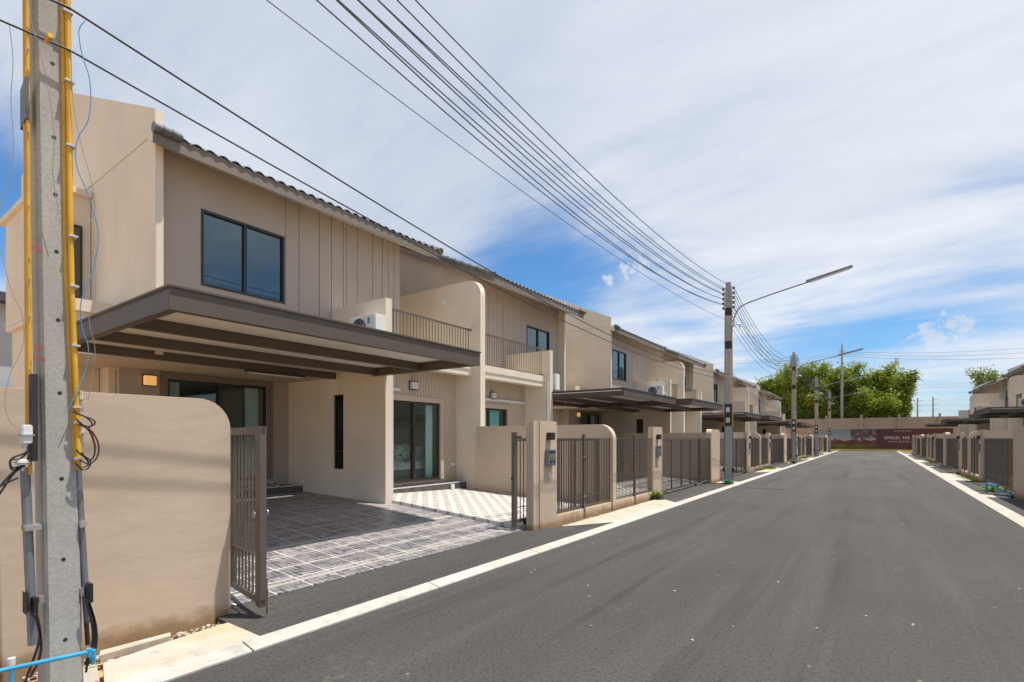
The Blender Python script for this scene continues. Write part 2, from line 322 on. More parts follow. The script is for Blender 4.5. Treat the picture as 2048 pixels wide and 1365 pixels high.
# ------------------------------------------------------------------ mesh helpers
class MB:
    def __init__(s): s.v = []; s.f = []; s.sm = []
    def add(s, vs, fs, smooth=False):
        o = len(s.v); s.v += [tuple(p) for p in vs]
        for f in fs: s.f.append(tuple(i + o for i in f)); s.sm.append(smooth)
        return s
    def box(s, x0, x1, y0, y1, z0, z1):
        x0, x1 = sorted((x0, x1)); y0, y1 = sorted((y0, y1)); z0, z1 = sorted((z0, z1))
        return s.add([(x0, y0, z0), (x1, y0, z0), (x1, y1, z0), (x0, y1, z0), (x0, y0, z1), (x1, y0, z1), (x1, y1, z1), (x0, y1, z1)],
              [(0, 3, 2, 1), (4, 5, 6, 7), (0, 1, 5, 4), (1, 2, 6, 5), (2, 3, 7, 6), (3, 0, 4, 7)])
    def prism(s, poly, axis, a, b):
        # poly in (x,z) for axis 'y', (y,z) for 'x', (x,y) for 'z'
        def P(p, c): return {'y': (p[0], c, p[1]), 'x': (c, p[0], p[1]), 'z': (p[0], p[1], c)}[axis]
        n = len(poly); vs = [P(p, a) for p in poly] + [P(p, b) for p in poly]
        fs = [tuple(range(n)), tuple(range(2 * n - 1, n - 1, -1))] + [(i, (i + 1) % n, n + (i + 1) % n, n + i) for i in range(n)]
        return s.add(vs, fs)
    def tube(s, pts, r, n=8, caps=True):
        pts = [Vector(p) for p in pts]; rs = r if isinstance(r, (list, tuple)) else [r] * len(pts)
        vs = []; up = None
        for i, p in enumerate(pts):
            d = (pts[min(i + 1, len(pts) - 1)] - pts[max(i - 1, 0)]).normalized()
            if up is None: up = Vector((0, 0, 1)) if abs(d.z) < 0.9 else Vector((1, 0, 0))
            a = d.cross(up).normalized(); b = a.cross(d).normalized(); up = b
            for k in range(n):
                t = 2 * pi * k / n; vs.append(p + a * (cos(t) * rs[i]) + b * (sin(t) * rs[i]))
        fs = [(i * n + k, i * n + (k + 1) % n, (i + 1) * n + (k + 1) % n, (i + 1) * n + k) for i in range(len(pts) - 1) for k in range(n)]
        s.add(vs, fs, True)
        if caps: s.add(vs[:n], [tuple(range(n))]); s.add(vs[-n:], [tuple(range(n - 1, -1, -1))])
        return s
    def build(s, name, mat, parent=None, bevel=0.0):
        me = bpy.data.meshes.new(name); me.from_pydata(s.v, [], s.f); me.materials.append(mat)
        me.polygons.foreach_set('use_smooth', s.sm)
        bm = bmesh.new(); bm.from_mesh(me); bmesh.ops.recalc_face_normals(bm, faces=bm.faces)
        if bevel: 
            ed = [e for e in bm.edges if len(e.link_faces) == 2 and e.calc_face_angle(0) > 0.6 and not e.smooth is None and e.calc_length() > bevel * 3]
            bmesh.ops.bevel(bm, geom=ed, offset=bevel, segments=2, affect='EDGES', clamp_overlap=True)
        bm.to_mesh(me); bm.free()
        o = bpy.data.objects.new(name, me); COL.objects.link(o)
        if parent is not None: o.parent = parent
        return o
def tag(o, label=None, cat=None, group=None, kind=None):
    if label: o['label'] = label
    if cat: o['category'] = cat
    if group: o['group'] = group
    if kind: o['kind'] = kind
    return o
def empty(name, loc=(0, 0, 0), rz=0.0):
    o = bpy.data.objects.new(name, None); COL.objects.link(o); o.location = loc; o.rotation_euler = (0, 0, rz); o.empty_display_size = 0.3
    return o
def copy_tree(o, parent=None):
    c = o.copy(); COL.objects.link(c)
    if parent is not None: c.parent = parent
    for ch in list(o.children): copy_tree(ch, c)
    return c
def rpoly(x0, x1, z0, z1, r, corners='lr', n=10):
    """outline with rounded top corners: l = at x0, r = at x1"""
    p = [(x0, z0), (x1, z0)]
    if 'r' in corners: p += [(x1 - r + r * cos(t), z1 - r + r * sin(t)) for t in [pi / 2 * i / n for i in range(n + 1)]]
    else: p.append((x1, z1))
    if 'l' in corners: p += [(x0 + r - r * sin(t), z1 - r + r * cos(t)) for t in [pi / 2 * i / n for i in range(n + 1)]]
    else: p.append((x0, z1))
    return p
def holewall(mb, axis, a0, a1, b0, b1, z0, z1, hb0, hb1, hz0, hz1):
    """wall slab a0..a1 thick, b0..b1 long, with an opening"""
    def bx(p, q, r, t):
        if axis == 'x': mb.box(a0, a1, p, q, r, t)
        else: mb.box(p, q, a0, a1, r, t)
    bx(b0, hb0, z0, z1); bx(hb1, b1, z0, z1)
    bx(hb0, hb1, z0, hz0); bx(hb0, hb1, hz1, z1)
def onplane(u, X):
    t = (u - 1024) / FPX; return -X * (C_ + t * S_) / (S_ - t * C_)
def pt(u, v, X):
    t = (u - 1024) / FPX; Y = -X * (C_ + t * S_) / (S_ - t * C_); D = Y * C_ - X * S_
    return (X, Y, HC + (HOR - v) * D / FPX)

# ------------------------------------------------------------------ the setting: ground, road, kerbs
P = 17.7
FX = -4.7
def slab(name, x0, x1, y0, y1, z0, z1, mat, kind='structure', bevel=0):
    return tag(MB().box(x0, x1, y0, y1, z0, z1).build(name, mat, bevel=bevel), kind=kind)
def sheet(name, x0, x1, y0, y1, z, mat):
    return tag(MB().add([(x0, y0, z), (x1, y0, z), (x1, y1, z), (x0, y1, z)], [(0, 1, 2, 3)]).build(name, mat), kind='structure')
sheet('ground', -900, 900, -60, 1600, -0.06, M['sand'])
slab('road', -3.79, 2.16, -12, 78.5, -0.05, 0.0, M['asphalt'])
# kerb strips cast in lengths with joints
y = -8.0
kb = MB(); kb2 = MB()
while y < 78.5:
    kb.prism([(-3.95, -0.05), (-3.788, -0.05), (-3.792, 0.012), (-3.84, 0.022), (-3.95, 0.042)], 'y', y + 0.006, y + 1.994)
    kb2.prism([(2.158, -0.05), (2.40, -0.05), (2.40, 0.045), (2.23, 0.022), (2.162, 0.012)], 'y', y + 0.706, y + 2.694)
    y += 2.0
tag(kb.build('kerb', M['kerb']), kind='structure'); tag(kb2.build('kerb', M['kerb']), kind='structure')

AX = 10.5          # fence axis of the first pair
def flat(name, pts, z, mat, th=0.03):
    mb = MB(); mb.prism(pts, 'z', z - th, z); return tag(mb.build(name, mat), kind='structure')
for k in range(4):
    o = P * k
    # asphalt aprons before the gates, concrete pads between
    flat('driveway_apron', [(-3.952, 2.15 + o), (-4.86, 2.15 + o), (-4.86, 7.6 + o), (-4.72, 7.6 + o), (-3.952, 8.95 + o)], 0.034, M['asphalt'], 0.06)
    flat('driveway_apron', [(-3.952, 12.5 + o), (-4.72, 13.4 + o), (-4.86, 13.4 + o), (-4.86, 18.8 + o), (-3.952, 19.0 + o)], 0.034, M['asphalt'], 0.06)
    flat('pavement', [(-3.952, 8.96 + o), (-4.55, 7.95 + o), (-4.60, 13.2 + o), (-3.952, 12.49 + o)], 0.030, M['pad'], 0.06)
    flat('pavement', [(-3.952, 19.01 + o), (-4.60, 18.9 + o), (-4.60, 19.7 + o), (-3.952, 19.84 + o)], 0.030, M['pad'], 0.06)
    # right-hand side
    r0 = P * k - 0.5
    flat('driveway_apron', [(2.402, 2.2 + r0), (3.3, 2.2 + r0), (3.3, 7.5 + r0), (2.402, 8.0 + r0)], 0.034, M['asphalt'], 0.06)
    flat('driveway_apron', [(2.402, 13.0 + r0), (3.3, 13.4 + r0), (3.3, 18.8 + r0), (2.402, 19.0 + r0)], 0.034, M['asphalt'], 0.06)
    flat('pavement', [(2.404, 8.02 + r0), (2.9, 8.0 + r0), (2.9, 12.8 + r0), (2.404, 12.98 + r0)], 0.030, M['pad'], 0.06)
    flat('pavement', [(2.404, 19.02 + r0), (2.9, 19.0 + r0), (2.9, 19.6 + r0), (2.404, 19.85 + r0)], 0.030, M['pad'], 0.06)
# near verge by the first pole
flat('pavement', [(-3.952, 2.14), (-4.47, 2.14), (-4.42, 1.62), (-4.36, 1.25), (-3.952, 1.14)], 0.040, M['pad'], 0.06)
flat('pavement', [(-3.952, 1.12), (-4.37, 1.22), (-4.35, -2.0), (-3.952, -2.0)], 0.030, M['drain'], 0.06)
# sloping tiled drives and patios: z along x
def zdrive(x):   # left side
    a = abs(x)
    return 0.045 + 0.068 * (a - 4.85) if a < 8.1 else 0.266 + 0.03 * (a - 8.1)
def patio(y0, y1, x1, mir=None):
    def zz(x, y): # falls towards the shared wall
        far_ = abs(y - y0)
        return zdrive(x) + .062 - .11 * far_ / abs(y1 - y0) * min(1, (abs(x) - 4.9) / 3)
    xs = [-4.93, -8.1, x1]; vs = []; q = (lambda x: mir - x) if mir is not None else (lambda x: x)
    for x in xs:
        for y in (y0, y1): vs.append((q(x), y, zz(x, y)))
    for x in xs:
        for y in (y0, y1): vs.append((q(x), y, -.05))
    fs = [(0, 1, 3, 2), (2, 3, 5, 4), (6, 8, 9, 7), (8, 10, 11, 9), (0, 2, 8, 6), (2, 4, 10, 8), (1, 7, 9, 3), (3, 9, 11, 5), (0, 6, 7, 1), (4, 5, 11, 10)]
    return tag(MB().add(vs, fs).build('patio', M['patiotile']), kind='structure')
def ramp(name, x0, x1, y0, y1, mat, dz=0.0, mir=None, edge=None):
    xs = [x0, -8.1, x1] if x1 < -8.1 < x0 else [x0, x1]
    top = [(x, zdrive(x) + dz) for x in xs]; poly = top + [(x1, -0.05), (x0, -0.05)]
    if mir is not None: poly = [(mir - p[0], p[1]) for p in poly]
    mb = MB(); mb.prism(poly, 'y', y0, y1)
    return tag(mb.build(name, mat), kind='structure')
for side in (0, 1):
    mir = -1.55 if side else None
    for k in range(4):
        o = P * k - (0.5 if side else 0)
        if side and k == 0: continue
        ramp('driveway', -4.862, -11.6, 2.2 + o, 7.15 + o, M['drivetile'], 0, mir)
        ramp('driveway', -4.862, -12.1, 14.1 + o, 18.9 + o, M['drivetile'], 0, mir)
        patio(7.155 + o, 10.6 + o, -9.4, mir)
        patio(14.095 + o, 10.62 + o, -9.6, mir)
# pale border strips in the first drives
for o in (0, P):
    for xs in ((-6.38, -6.50), (-5.06, -5.11)):
        mb = MB()
        for (a, b) in ((2.25, 7.10), (14.15, 18.8)):
            mb.prism([(xs[0], zdrive(xs[0]) + 0.004), (xs[1], zdrive(xs[1]) + 0.004), (xs[1], 0.0), (xs[0], 0.0)], 'y', a + o, b + o)
        tag(mb.build('driveway', M['strip']), kind='structure')

# ------------------------------------------------------------------ houses
def build_house(kind):
    """one half of a semi-detached pair; local origin = foot of the party wall line"""
    R = kind == 'R'; g = 1 if R else -1; s = 1 if R else 0
    Xf = -9.6 - .50 * s; Xw = -9.9 - .47 * s; Xac = -8.1 - .50 * s; Xc = -5.67 - .43 * s; Xe = -9.4
    Xrear = -11.6 - .4 * s; Xpat = -9.4 - .2 * s; RIDGE = -15.2
    roofz = lambda x: 6.50 + .45 * (Xe - x)
    root = empty('townhouse')
    Y = lambda l: g * l
    class H(MB):
        def bx(q, x0, x1, l0, l1, z0, z1): return q.box(x0, x1, Y(l0), Y(l1), z0, z1)
        def poly(q, p, l0, l1): return q.prism(p, 'y', Y(l0), Y(l1))
        def hole(q, x0, x1, l0, l1, z0, z1, h0, h1, hz0, hz1):
            a, b = sorted((Y(l0), Y(l1))); c, d = sorted((Y(h0), Y(h1)))
            return holewall(q, 'x', x0, x1, a, b, z0, z1, c, d, hz0, hz1)
    def part(mb, name, mat, par=root, bevel=0): return mb.build(name, M[mat], par, bevel)
    # --- carport back wall with sliding door
    m = H(); m.hole(Xrear - .15, Xrear, 3.72, 7.13, 0, 2.98, 4.26, 6.33, .64, 2.80); part(m, 'ground_floor_wall', 'taupe')
    def door(name, x, l0, l1, z0, z1, fr, gl, trimm, nm='sliding_door'):
        d = H(); t = .05
        d.bx(x - .10, x - .03, l0, l1, z1 - t, z1).bx(x - .10, x - .03, l0, l1, z0, z0 + t)
        d.bx(x - .101, x - .029, l0, l0 + t, z0 + t, z1 - t).bx(x - .101, x - .029, l1 - t, l1, z0 + t, z1 - t)
        mid = (l0 + l1) / 2; d.bx(x - .06, x - .026, mid - .035, mid + .035, z0 + t, z1 - t).bx(x - .11, x - .08, mid - .03, mid + .05, z0 + t, z1 - t)
        dd = part(d, nm, fr)
        p = H(); p.bx(x - .052, x - .046, l0 + t, mid - .035, z0 + t, z1 - t); part(p, 'pane', gl, dd)
        p = H(); p.bx(x - .092, x - .086, mid + .03, l1 - t, z0 + t, z1 - t); part(p, 'pane', gl, dd)
        if trimm:
            w = .13; f = H()
            f.bx(x + .001, x + .028, l0 - w, l1 + w, z1, z1 + w).bx(x + .001, x + .028, l0 - w, l0, z0, z1).bx(x + .001, x + .028, l1, l1 + w, z0, z1)
            part(f, 'door_surround', trimm, dd)
        return dd
    dd = door('d', Xrear, 4.26, 6.33, .64, 2.80, 'frame', 'glass', 'trim')
    # --- room behind the carport door
    m = H(); b = -15.5
    m.hole(b - .1, b, 3.8, 7.0, .5, 2.9, 5.1, 6.8, .9, 2.7); m.bx(b, Xrear - .16, 3.73, 3.80, .5, 2.9).bx(b, Xrear - .16, 7.0, 7.1, .5, 2.9).bx(b, Xrear - .16, 3.8, 7.0, 2.9, 2.96)  # unseen opening added in the back wall to let daylight into the room
    part(m, 'living_room_wall', 'roomwall')
    m = H(); m.bx(b, Xrear - .16, 3.8, 7.0, .5, .62); part(m, 'living_room_floor', 'roomdark')
    def curtain(x, l0, l1, z0, z1, mat):
        n = 40; pts = []
        for i in range(n + 1): l = l0 + (l1 - l0) * i / n; pts.append((x + .025 * sin(i * 1.7), Y(l)))
        vs = [(a, c, z0) for a, c in pts] + [(a, c, z1) for a, c in pts]
        q = MB(); q.add(vs, [(i, i + 1, n + 2 + i, n + 1 + i) for i in range(n)], True); return part(q, 'curtain', mat)
    curtain(Xrear - .28, 4.32, 4.62, .66, 2.85, 'curtain'); curtain(Xrear - .28, 6.0, 6.30, .66, 2.85, 'curtain')
    # --- partition between carport and patio: its upper part screens the air conditioner
    m = H(); w0, w1 = (-9.82, -9.47) if not R else (-10.2, -9.85)
    a, bb = sorted((Y(3.552), Y(3.72)))
    holewall(m, 'y', a, bb, Xrear - .1, Xac, 0.0, 2.98, w0, w1, .92, 2.56); m.bx(Xw + .002, Xac, 3.552, 3.72, 2.98, 4.46)
    part(m, 'partition_wall', 'pale')
    m = H(); m.bx(w0, w1, 3.60, 3.66, .92, 2.56); wn = part(m, 'slit_window', 'darkglass')
    m = H(); 
    for (p, q, r, t) in ((w0, w0 + .025, .92, 2.56), (w1 - .025, w1, .92, 2.56), (w0 + .025, w1 - .025, .92, .945), (w0 + .025, w1 - .025, 2.535, 2.56), (w0 + .025, w1 - .025, 1.30, 1.325)): m.bx(p, q, 3.59, 3.69, r, t)
    part(m, 'frame', 'frame', wn)
    # --- patio wall, boarded, with sliding door
    dl0, dl1, dz0, dz1 = .75, 2.56, .53, 2.52
    m = H(); m.hole(Xpat - .15, Xpat - .022, .1, 3.55, 0, 3.44, dl0, dl1, dz0, dz1); part(m, 'patio_wall', 'groove')
    m = H(); l = .1
    while l < 3.54:
        l2 = min(l + .098, 3.55); a_, b_ = l, l2 - .012
        if l2 <= dl0 or a_ >= dl1: m.bx(Xpat - .022, Xpat, a_, b_, 0.2, 3.44)
        else:
            if a_ < dl0: m.bx(Xpat - .022, Xpat, a_, dl0, .2, 3.44); a_ = dl0 + .001
            if b_ > dl1: m.bx(Xpat - .022, Xpat, dl1, b_, .2, 3.44); b_ = dl1 - .001
            m.bx(Xpat - .022, Xpat, a_, b_, dz1, 3.44)
        l = l2
    part(m, 'patio_siding', 'sid_fine')
    door('p', Xpat, dl0, dl1, dz0, dz1, 'bronze', 'glass', 'sid_fine')
    m = H(); b = -13.2
    m.hole(b - .1, b, .2, 3.5, .4, 3.3, .5, 3.1, .9, 2.7); m.bx(b, Xpat - .16, .1, .2, .4, 3.3).bx(b, Xpat - .16, 3.4, 3.5, .4, 3.3).bx(b, Xpat - .16, .2, 3.4, 2.9, 2.96)  # back wall left open out of view, added to brighten the bedroom
    part(m, 'bedroom_wall', 'roomwall'); m = H(); m.bx(b, Xpat - .16, .2, 3.4, .4, .5); part(m, 'bedroom_floor', 'roomdark')
    if R:
        curtain(Xpat - .25, .8, 2.5, .55, 2.6, 'greencurtain')
    else:
        curtain(Xpat - .25, .80, 1.02, .55, 2.6, 'curtain')
    # --- steps
    m = H(); m.bx(Xrear + .001, Xrear + .60, 3.722, 7.0, .2, .49); st = part(m, 'doorstep', 'steptile')
    m = H(); m.bx(Xrear + .55, Xrear + .605, 3.723, 7.0, .49, .512); part(m, 'step_nosing', 'stepedge', st)
    m = H(); m.bx(Xpat + .001, Xpat + .36, .102, 3.548, .2, .42).bx(Xpat + .0011, Xpat + .12, dl0 - .15, dl1 + .2, .42, .50); st = part(m, 'doorstep', 'steptile')
    m = H(); m.bx(Xpat + .30, Xpat + .364, .103, 3.547, .42, .442); part(m, 'step_nosing', 'stepedge', st)
    # --- balcony
    bz = H(); bz.bx(-12.1, -8.80, .102, 1.68, 3.44, 3.63).bx(Xw + .01, -8.80, 1.68, 3.55, 3.44, 3.63).bx(-9.1, -8.82, .103, 3.549, 3.28, 3.44)
    bal = part(bz, 'balcony', 'pale')
    rl = H(); rl.bx(-8.90, -8.86, .104, 3.548, 4.49, 4.53).bx(-8.89, -8.87, .104, 3.548, 3.66, 3.68)
    rp = part(rl, 'handrail', 'gate', bal)
    rl = H(); l = .2
    while l < 3.5: rl.bx(-8.886, -8.874, l, l + .014, 3.63, 4.49); l += .105
    part(rl, 'railing_bars', 'gate', bal)
    # --- party wall with rounded shoulder (stands between the two halves)
    if R:
        m = H(); m.prism(rpoly(-12.1, -8.55, 0, 5.86, .42, 'r'), 'y', -.1, .1); part(m, 'party_wall', 'pale')
    # --- upper floor front
    wtop = roofz(Xw) - .172; m = H(); wl0, wl1, wz0, wz1 = 4.83, 6.43, 4.36, 5.74
    m.hole(Xw - .15, Xw, 4.81, 7.13, 2.981, wtop, wl0, wl1, wz0, wz1); m.bx(Xw - .15, Xw - .026, 1.7, 4.81, 2.981, wtop)
    part(m, 'upper_floor_wall', 'taupe')
    us = [570, 597, 637.5, 662, 685.7, 691.5, 713.6, 744, 764, 775.7, 786.8, 797]
    ls = [4.81 - (onplane(u, -9.9) - onplane(570, -9.9)) for u in us]; ls[-1] = 1.7
    m = H()
    for i in range(len(ls) - 1):
        z0 = 3.0
        m.bx(Xw - .026, Xw + .004, ls[i + 1] + .007, ls[i] - .007, z0 if ls[i + 1] > 3.55 else 3.64, wtop - .001)
    part(m, 'upper_siding', 'taupe'); m = H(); m.bx(Xw - .0255, Xw - .022, 1.7, 3.5, 3.64, wtop - .002).bx(Xw - .0255, Xw - .022, 3.501, 4.81, 3.0, wtop - .002); part(m, 'siding_backing', 'groove')
        # window
    wd = H(); t = .045; x = Xw
    wd.bx(x - .09, x + .012, wl0, wl1, wz1 - t, wz1).bx(x - .09, x + .012, wl0, wl1, wz0, wz0 + t).bx(x - .09, x + .011, wl0, wl0 + t, wz0 + t, wz1 - t).bx(x - .09, x + .011, wl1 - t, wl1, wz0 + t, wz1 - t)
    mid = (wl0 + wl1) / 2; wd.bx(x - .06, x, mid - .03, mid + .03, wz0 + t, wz1 - t)
    wn = part(wd, 'window', 'frame')
    p = H(); p.bx(x - .05, x - .044, wl0 + t, mid - .03, wz0 + t, wz1 - t); part(p, 'pane', 'glasstint', wn)
    p = H(); p.bx(x - .05, x - .044, mid + .03, wl1 - t, wz0 + t, wz1 - t); part(p, 'pane', 'glasstint', wn)
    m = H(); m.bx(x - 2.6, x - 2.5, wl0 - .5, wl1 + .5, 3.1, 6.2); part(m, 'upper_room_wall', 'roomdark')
    # soffit of the upper floor over the carport
    m = H(); m.bx(Xrear - .1, Xw + .003, 3.73, 7.12, 2.94, 2.979).bx(-12.19, -10.2, 7.121, 8.12, 2.94, 2.979); part(m, 'soffit', 'sid_fine')
    # --- side wall of the upper room towards the balcony, finely boarded, following the roof
    m = H(); l0 = 1.702
    m.poly([(-18, 3.62), (Xw - .151, 3.62), (Xw - .151, roofz(Xw - .15) - .12), (RIDGE, roofz(RIDGE) - .12), (-18, roofz(RIDGE) - 1.3)], l0 + .022, l0 + .14)
    part(m, 'gable_wall', 'groove')
    m = H(); x = Xw
    while x > -14.5:
        x2 = x - .105; m.poly([(x2 + .012, 3.64), (x, 3.64), (x, roofz(x) - .13), (x2 + .012, roofz(x2) - .13)], l0, l0 + .022); x = x2
    part(m, 'gable_siding', 'sid_fine')
    # recess wall behind the balcony and its small roof
    m = H(); m.bx(-12.2, -12.1, .1, 1.7, 3.63, 5.7 if R else 6.3); part(m, 'balcony_back_wall', 'sid_fine')
    m = H()
    if R: m.bx(RIDGE, -11.9, .12, 1.695, 5.70, 5.76)
    else: rz = lambda x: 6.0 + .45 * (-11.0 - x); m.poly([(-11.0, rz(-11.0)), (-11.0, rz(-11.0) + .07), (-12.6, rz(-12.6) + .07), (-12.6, rz(-12.6))], 1.1, 1.695)
    part(m, 'balcony_roof', 'trim')
    # --- outer gable fin
    m = H(); top = lambda x: 7.0 + .45 * (Xf - x)
    m.poly([(-18, 0), (Xrear - .151, 0), (Xrear - .151, 2.98), (Xf, 2.98), (Xf, 6.6), (-18, 6.6)], 7.132, 7.25)
    m.poly([(-18, 6.6), (Xf, 6.6), (Xf, 7.0), (RIDGE, top(RIDGE)), (-18, top(RIDGE) - 1.2)], 7.128, 7.262)
    part(m, 'gable_end_wall', 'pale', bevel=.008)
    # --- roof
    r0, r1 = (1.50, 7.125) if R else (.80, 7.125)
    m = H(); 
    m.poly([(Xe + .02, roofz(Xe) - .17), (Xe + .02, roofz(Xe) + .02), (RIDGE, roofz(RIDGE)), (RIDGE, roofz(RIDGE) - .12), (Xw - .02, roofz(Xw) - .14), (Xw - .02, roofz(Xw) - .17)], r0 + .01, r1)
    m.poly([(RIDGE, roofz(RIDGE)), (-20, roofz(RIDGE) - 2.2), (-20, roofz(RIDGE) - 2.3), (RIDGE, roofz(RIDGE) - .12)], r0 + .01, r1)
    # piece of the eave passing in front of the fin
    m.poly([(Xf + .005, roofz(Xf) - .17), (Xf + .005, roofz(Xf)), (Xe + .02, roofz(Xe) + .02), (Xe + .02, roofz(Xe) - .17)], r1 + .001, r1 + .24)
    rf = part(m, 'roof', 'pale')
    m = H(); r2 = 7.37
    m.bx(Xe + .021, Xe + .045, r0, r2, roofz(Xe) - .19, roofz(Xe) + .03); part(m, 'fascia', 'trim', rf)
    m = H(); m.poly([(Xe + .046, roofz(Xe) - .20), (Xe + .046, roofz(Xe) + .03), (RIDGE, roofz(RIDGE) + .01), (RIDGE, roofz(RIDGE) - .20)], r0 - .03, r0 - .001); part(m, 'bargeboard', 'trim', rf)
    def wavy(x_hi, l0, l1):
        q = MB(); per = .215; n = int((l1 - l0) / per * 8); rows = []
        nr = int((Xe - x_hi) / .33) + 1
        for i in range(nr):
            xa = Xe + .07 - i * .33; xb = xa - .345
            for (x, dz) in ((xa, .055), (xb, .022)):
                rows.append([(x, Y(l0 + (l1 - l0) * j / n), roofz(x) + dz + .028 * (abs(sin(pi * (j / 8.0))) * 2 - .6)) for j in range(n + 1)])
        # butt ends of the lowest course
        low = [(a, b, c - .014) for a, b, c in rows[0]]
        rows = [low] + rows
        vs = [p for r in rows for p in r]; w = n + 1
        q.add(vs, [(i * w + j, i * w + j + 1, (i + 1) * w + j + 1, (i + 1) * w + j) for i in range(len(rows) - 1) for j in range(n)])
        return q
    part(wavy(RIDGE, r0, 7.02 if True else r1), 'roof_tiles', 'tile', rf)
    # rounded verge caps: up the rake on the balcony side and along the first stretch by the fin
    m = MB()
    x = Xe + .08
    while x > RIDGE:
        m.tube([(x, Y(r0), roofz(x) + .05), (x - .33, Y(r0), roofz(x - .33) + .05)], [.095, .075], 8); x -= .31
    part(m, 'verge_caps', 'tile', rf); m = MB()
    xx = Xe + .02
    for l in (7.38, 7.25, 7.12):
        m.tube([(xx + .05, Y(l), roofz(xx) + .055), (xx + .05, Y(l - .15), roofz(xx) + .055)], [.085, .07], 8)
    part(m, 'eave_caps', 'tile', rf)
    # --- low wing and rear volume beyond the fin
    m = H(); m.bx(-14.3, -12.2, 7.262, 8.1, 0, 2.98).bx(-14.3, -11.0, 7.262, 8.1, 2.981, 3.75); wg = part(m, 'side_wing', 'pale')
    m = H(); m.bx(-14.36, -10.9, 7.263, 8.16, 3.751, 3.95); part(m, 'wing_parapet', 'pale', wg)
    m = H(); a, bb = 7.262, 7.95
    m.bx(-15.7, -12.7, a, bb, 3.951, 6.35); rv = part(m, 'rear_volume', 'pale')
    m = H(); m.poly([(-15.95, 6.35), (-12.6, 6.35), (-12.6, 6.46), (-15.95, 6.46)], 7.263, 8.02); part(m, 'coping', 'pale', rv)
    m = H(); m.bx(-12.74, -12.66, 7.40, 7.80, 4.3, 5.75); wn = part(m, 'window', 'frame', root)
    m = H(); m.bx(-12.66, -12.652, 7.44, 7.76, 4.35, 5.70); part(m, 'pane', 'glasstint', wn)
    # --- carport canopy
    cl0, cl1 = 3.68, 8.54; zb, zt = 2.875, 3.10
    cp = H(); cp.bx(Xw + .22, Xc - .10, cl0 + .04, cl1 - .04, zt - .065, zt - .035); deck = part(cp, 'carport_canopy', 'deck')
    m = H(); m.bx(Xw + .20, Xc + .015, cl0 - .015, cl1 + .015, zt, zt + .022); part(m, 'roof_sheet', 'steel', deck)
    def beam_y(x, z0=zb, z1=zt):
        e = .002 if z0 == zb else .105
        q = H(); q.bx(x - .05, x + .05, cl0 + e, cl1 - e, z0, z0 + .012).bx(x - .05, x + .05, cl0 + e, cl1 - e, z1 - .012, z1).bx(x + .02, x + .045, cl0 + e, cl1 - e, z0 + .012, z1 - .012); return part(q, 'beam', 'steel', deck)
    def beam_x(l, d, x0, x1):
        q = H(); q.bx(x0, x1, l - .05, l + .05, zb + .0015, zb + .0135).bx(x0, x1, l - .05, l + .05, zt - .0135, zt - .0015).bx(x0, x1, l + d - .012, l + d + .012, zb + .0135, zt - .0135); return part(q, 'beam', 'steel', deck)
    beam_y(Xc - .05)
    for x in (Xc - 1.43, Xc - 2.7, Xw + .22): beam_y(x, zb + .02, zt - .004)
    beam_x(cl1 - .05, .03, Xw + .2, Xc - .051); beam_x(cl0 + .05, .03, Xac - .35, Xc - .051)
    m = H(); m.box(Xw + .28, Xw + .37, min(Y(4.6), Y(5.8)), max(Y(4.6), Y(5.8)), 2.845, 2.885); fl = part(m, 'tube_light', 'frame')
    m = H(); m.tube([(Xw + .325, Y(4.66), 2.838), (Xw + .325, Y(5.74), 2.838)], .012, 8); part(m, 'lamp_tube', 'white', fl)
    m = MB(); m.tube([(Xc - .7, Y(5.0), zt - .07), (Xc - .7, Y(5.0), zt - .082)], .055, 16); part(m, 'downlight', 'white')
    # --- wall lamps
    def lamp(x, l, z, mat):
        q = H(); q.bx(x, x + .03, l - .10, l + .10, z + .10, z + .125).bx(x, x + .12, l - .115, l + .115, z + .10, z + .112).bx(x, x + .12, l - .115, l + .115, z - .10, z - .09)
        q.bx(x, x + .02, l - .11, l + .11, z - .09, z + .10); a = part(q, 'wall_lamp', 'frame')
        q = H(); q.bx(x + .021, x + .112, l - .10, l + .10, z - .088, z + .098); part(q, 'lamp_shade', mat, a, .008)
    lamp(Xrear, 6.65, 2.72, 'lampon' if not R else 'lampoff'); lamp(Xpat, 1.75, 2.95 - .05, 'lampoff')
    # --- white duct, pipe and sockets
    q = H(); q.bx(Xpat + .001, Xpat + .06, 2.2, 3.5, 2.74, 2.80) if not R else q.bx(Xpat + .001, Xpat + .06, .5, 3.5, 2.74, 2.81)
    d = part(q, 'duct', 'white')
    q = MB(); q.tube([(Xac - .05, Y(3.50), .15), (Xac - .05, Y(3.50), 2.9 if not R else 3.45)], .022, 8)
    q.tube([(Xac - .13, Y(3.50), .15), (Xac - .13, Y(3.50), 2.85)], .014, 8); part(q, 'drain_pipe', 'white')
    q = H(); q.bx(Xpat + .001, Xpat + .022, .18, .32, .86, .93); part(q, 'socket', 'white')
    q = H(); q.bx(Xpat + .365, Xpat + .40, .62, .74, .27, .40); part(q, 'socket', 'white')
    q = H(); q.bx(-9.9, -9.8, .104, .16, 5.35, 5.52); part(q, 'junction_box', 'white')
    return root

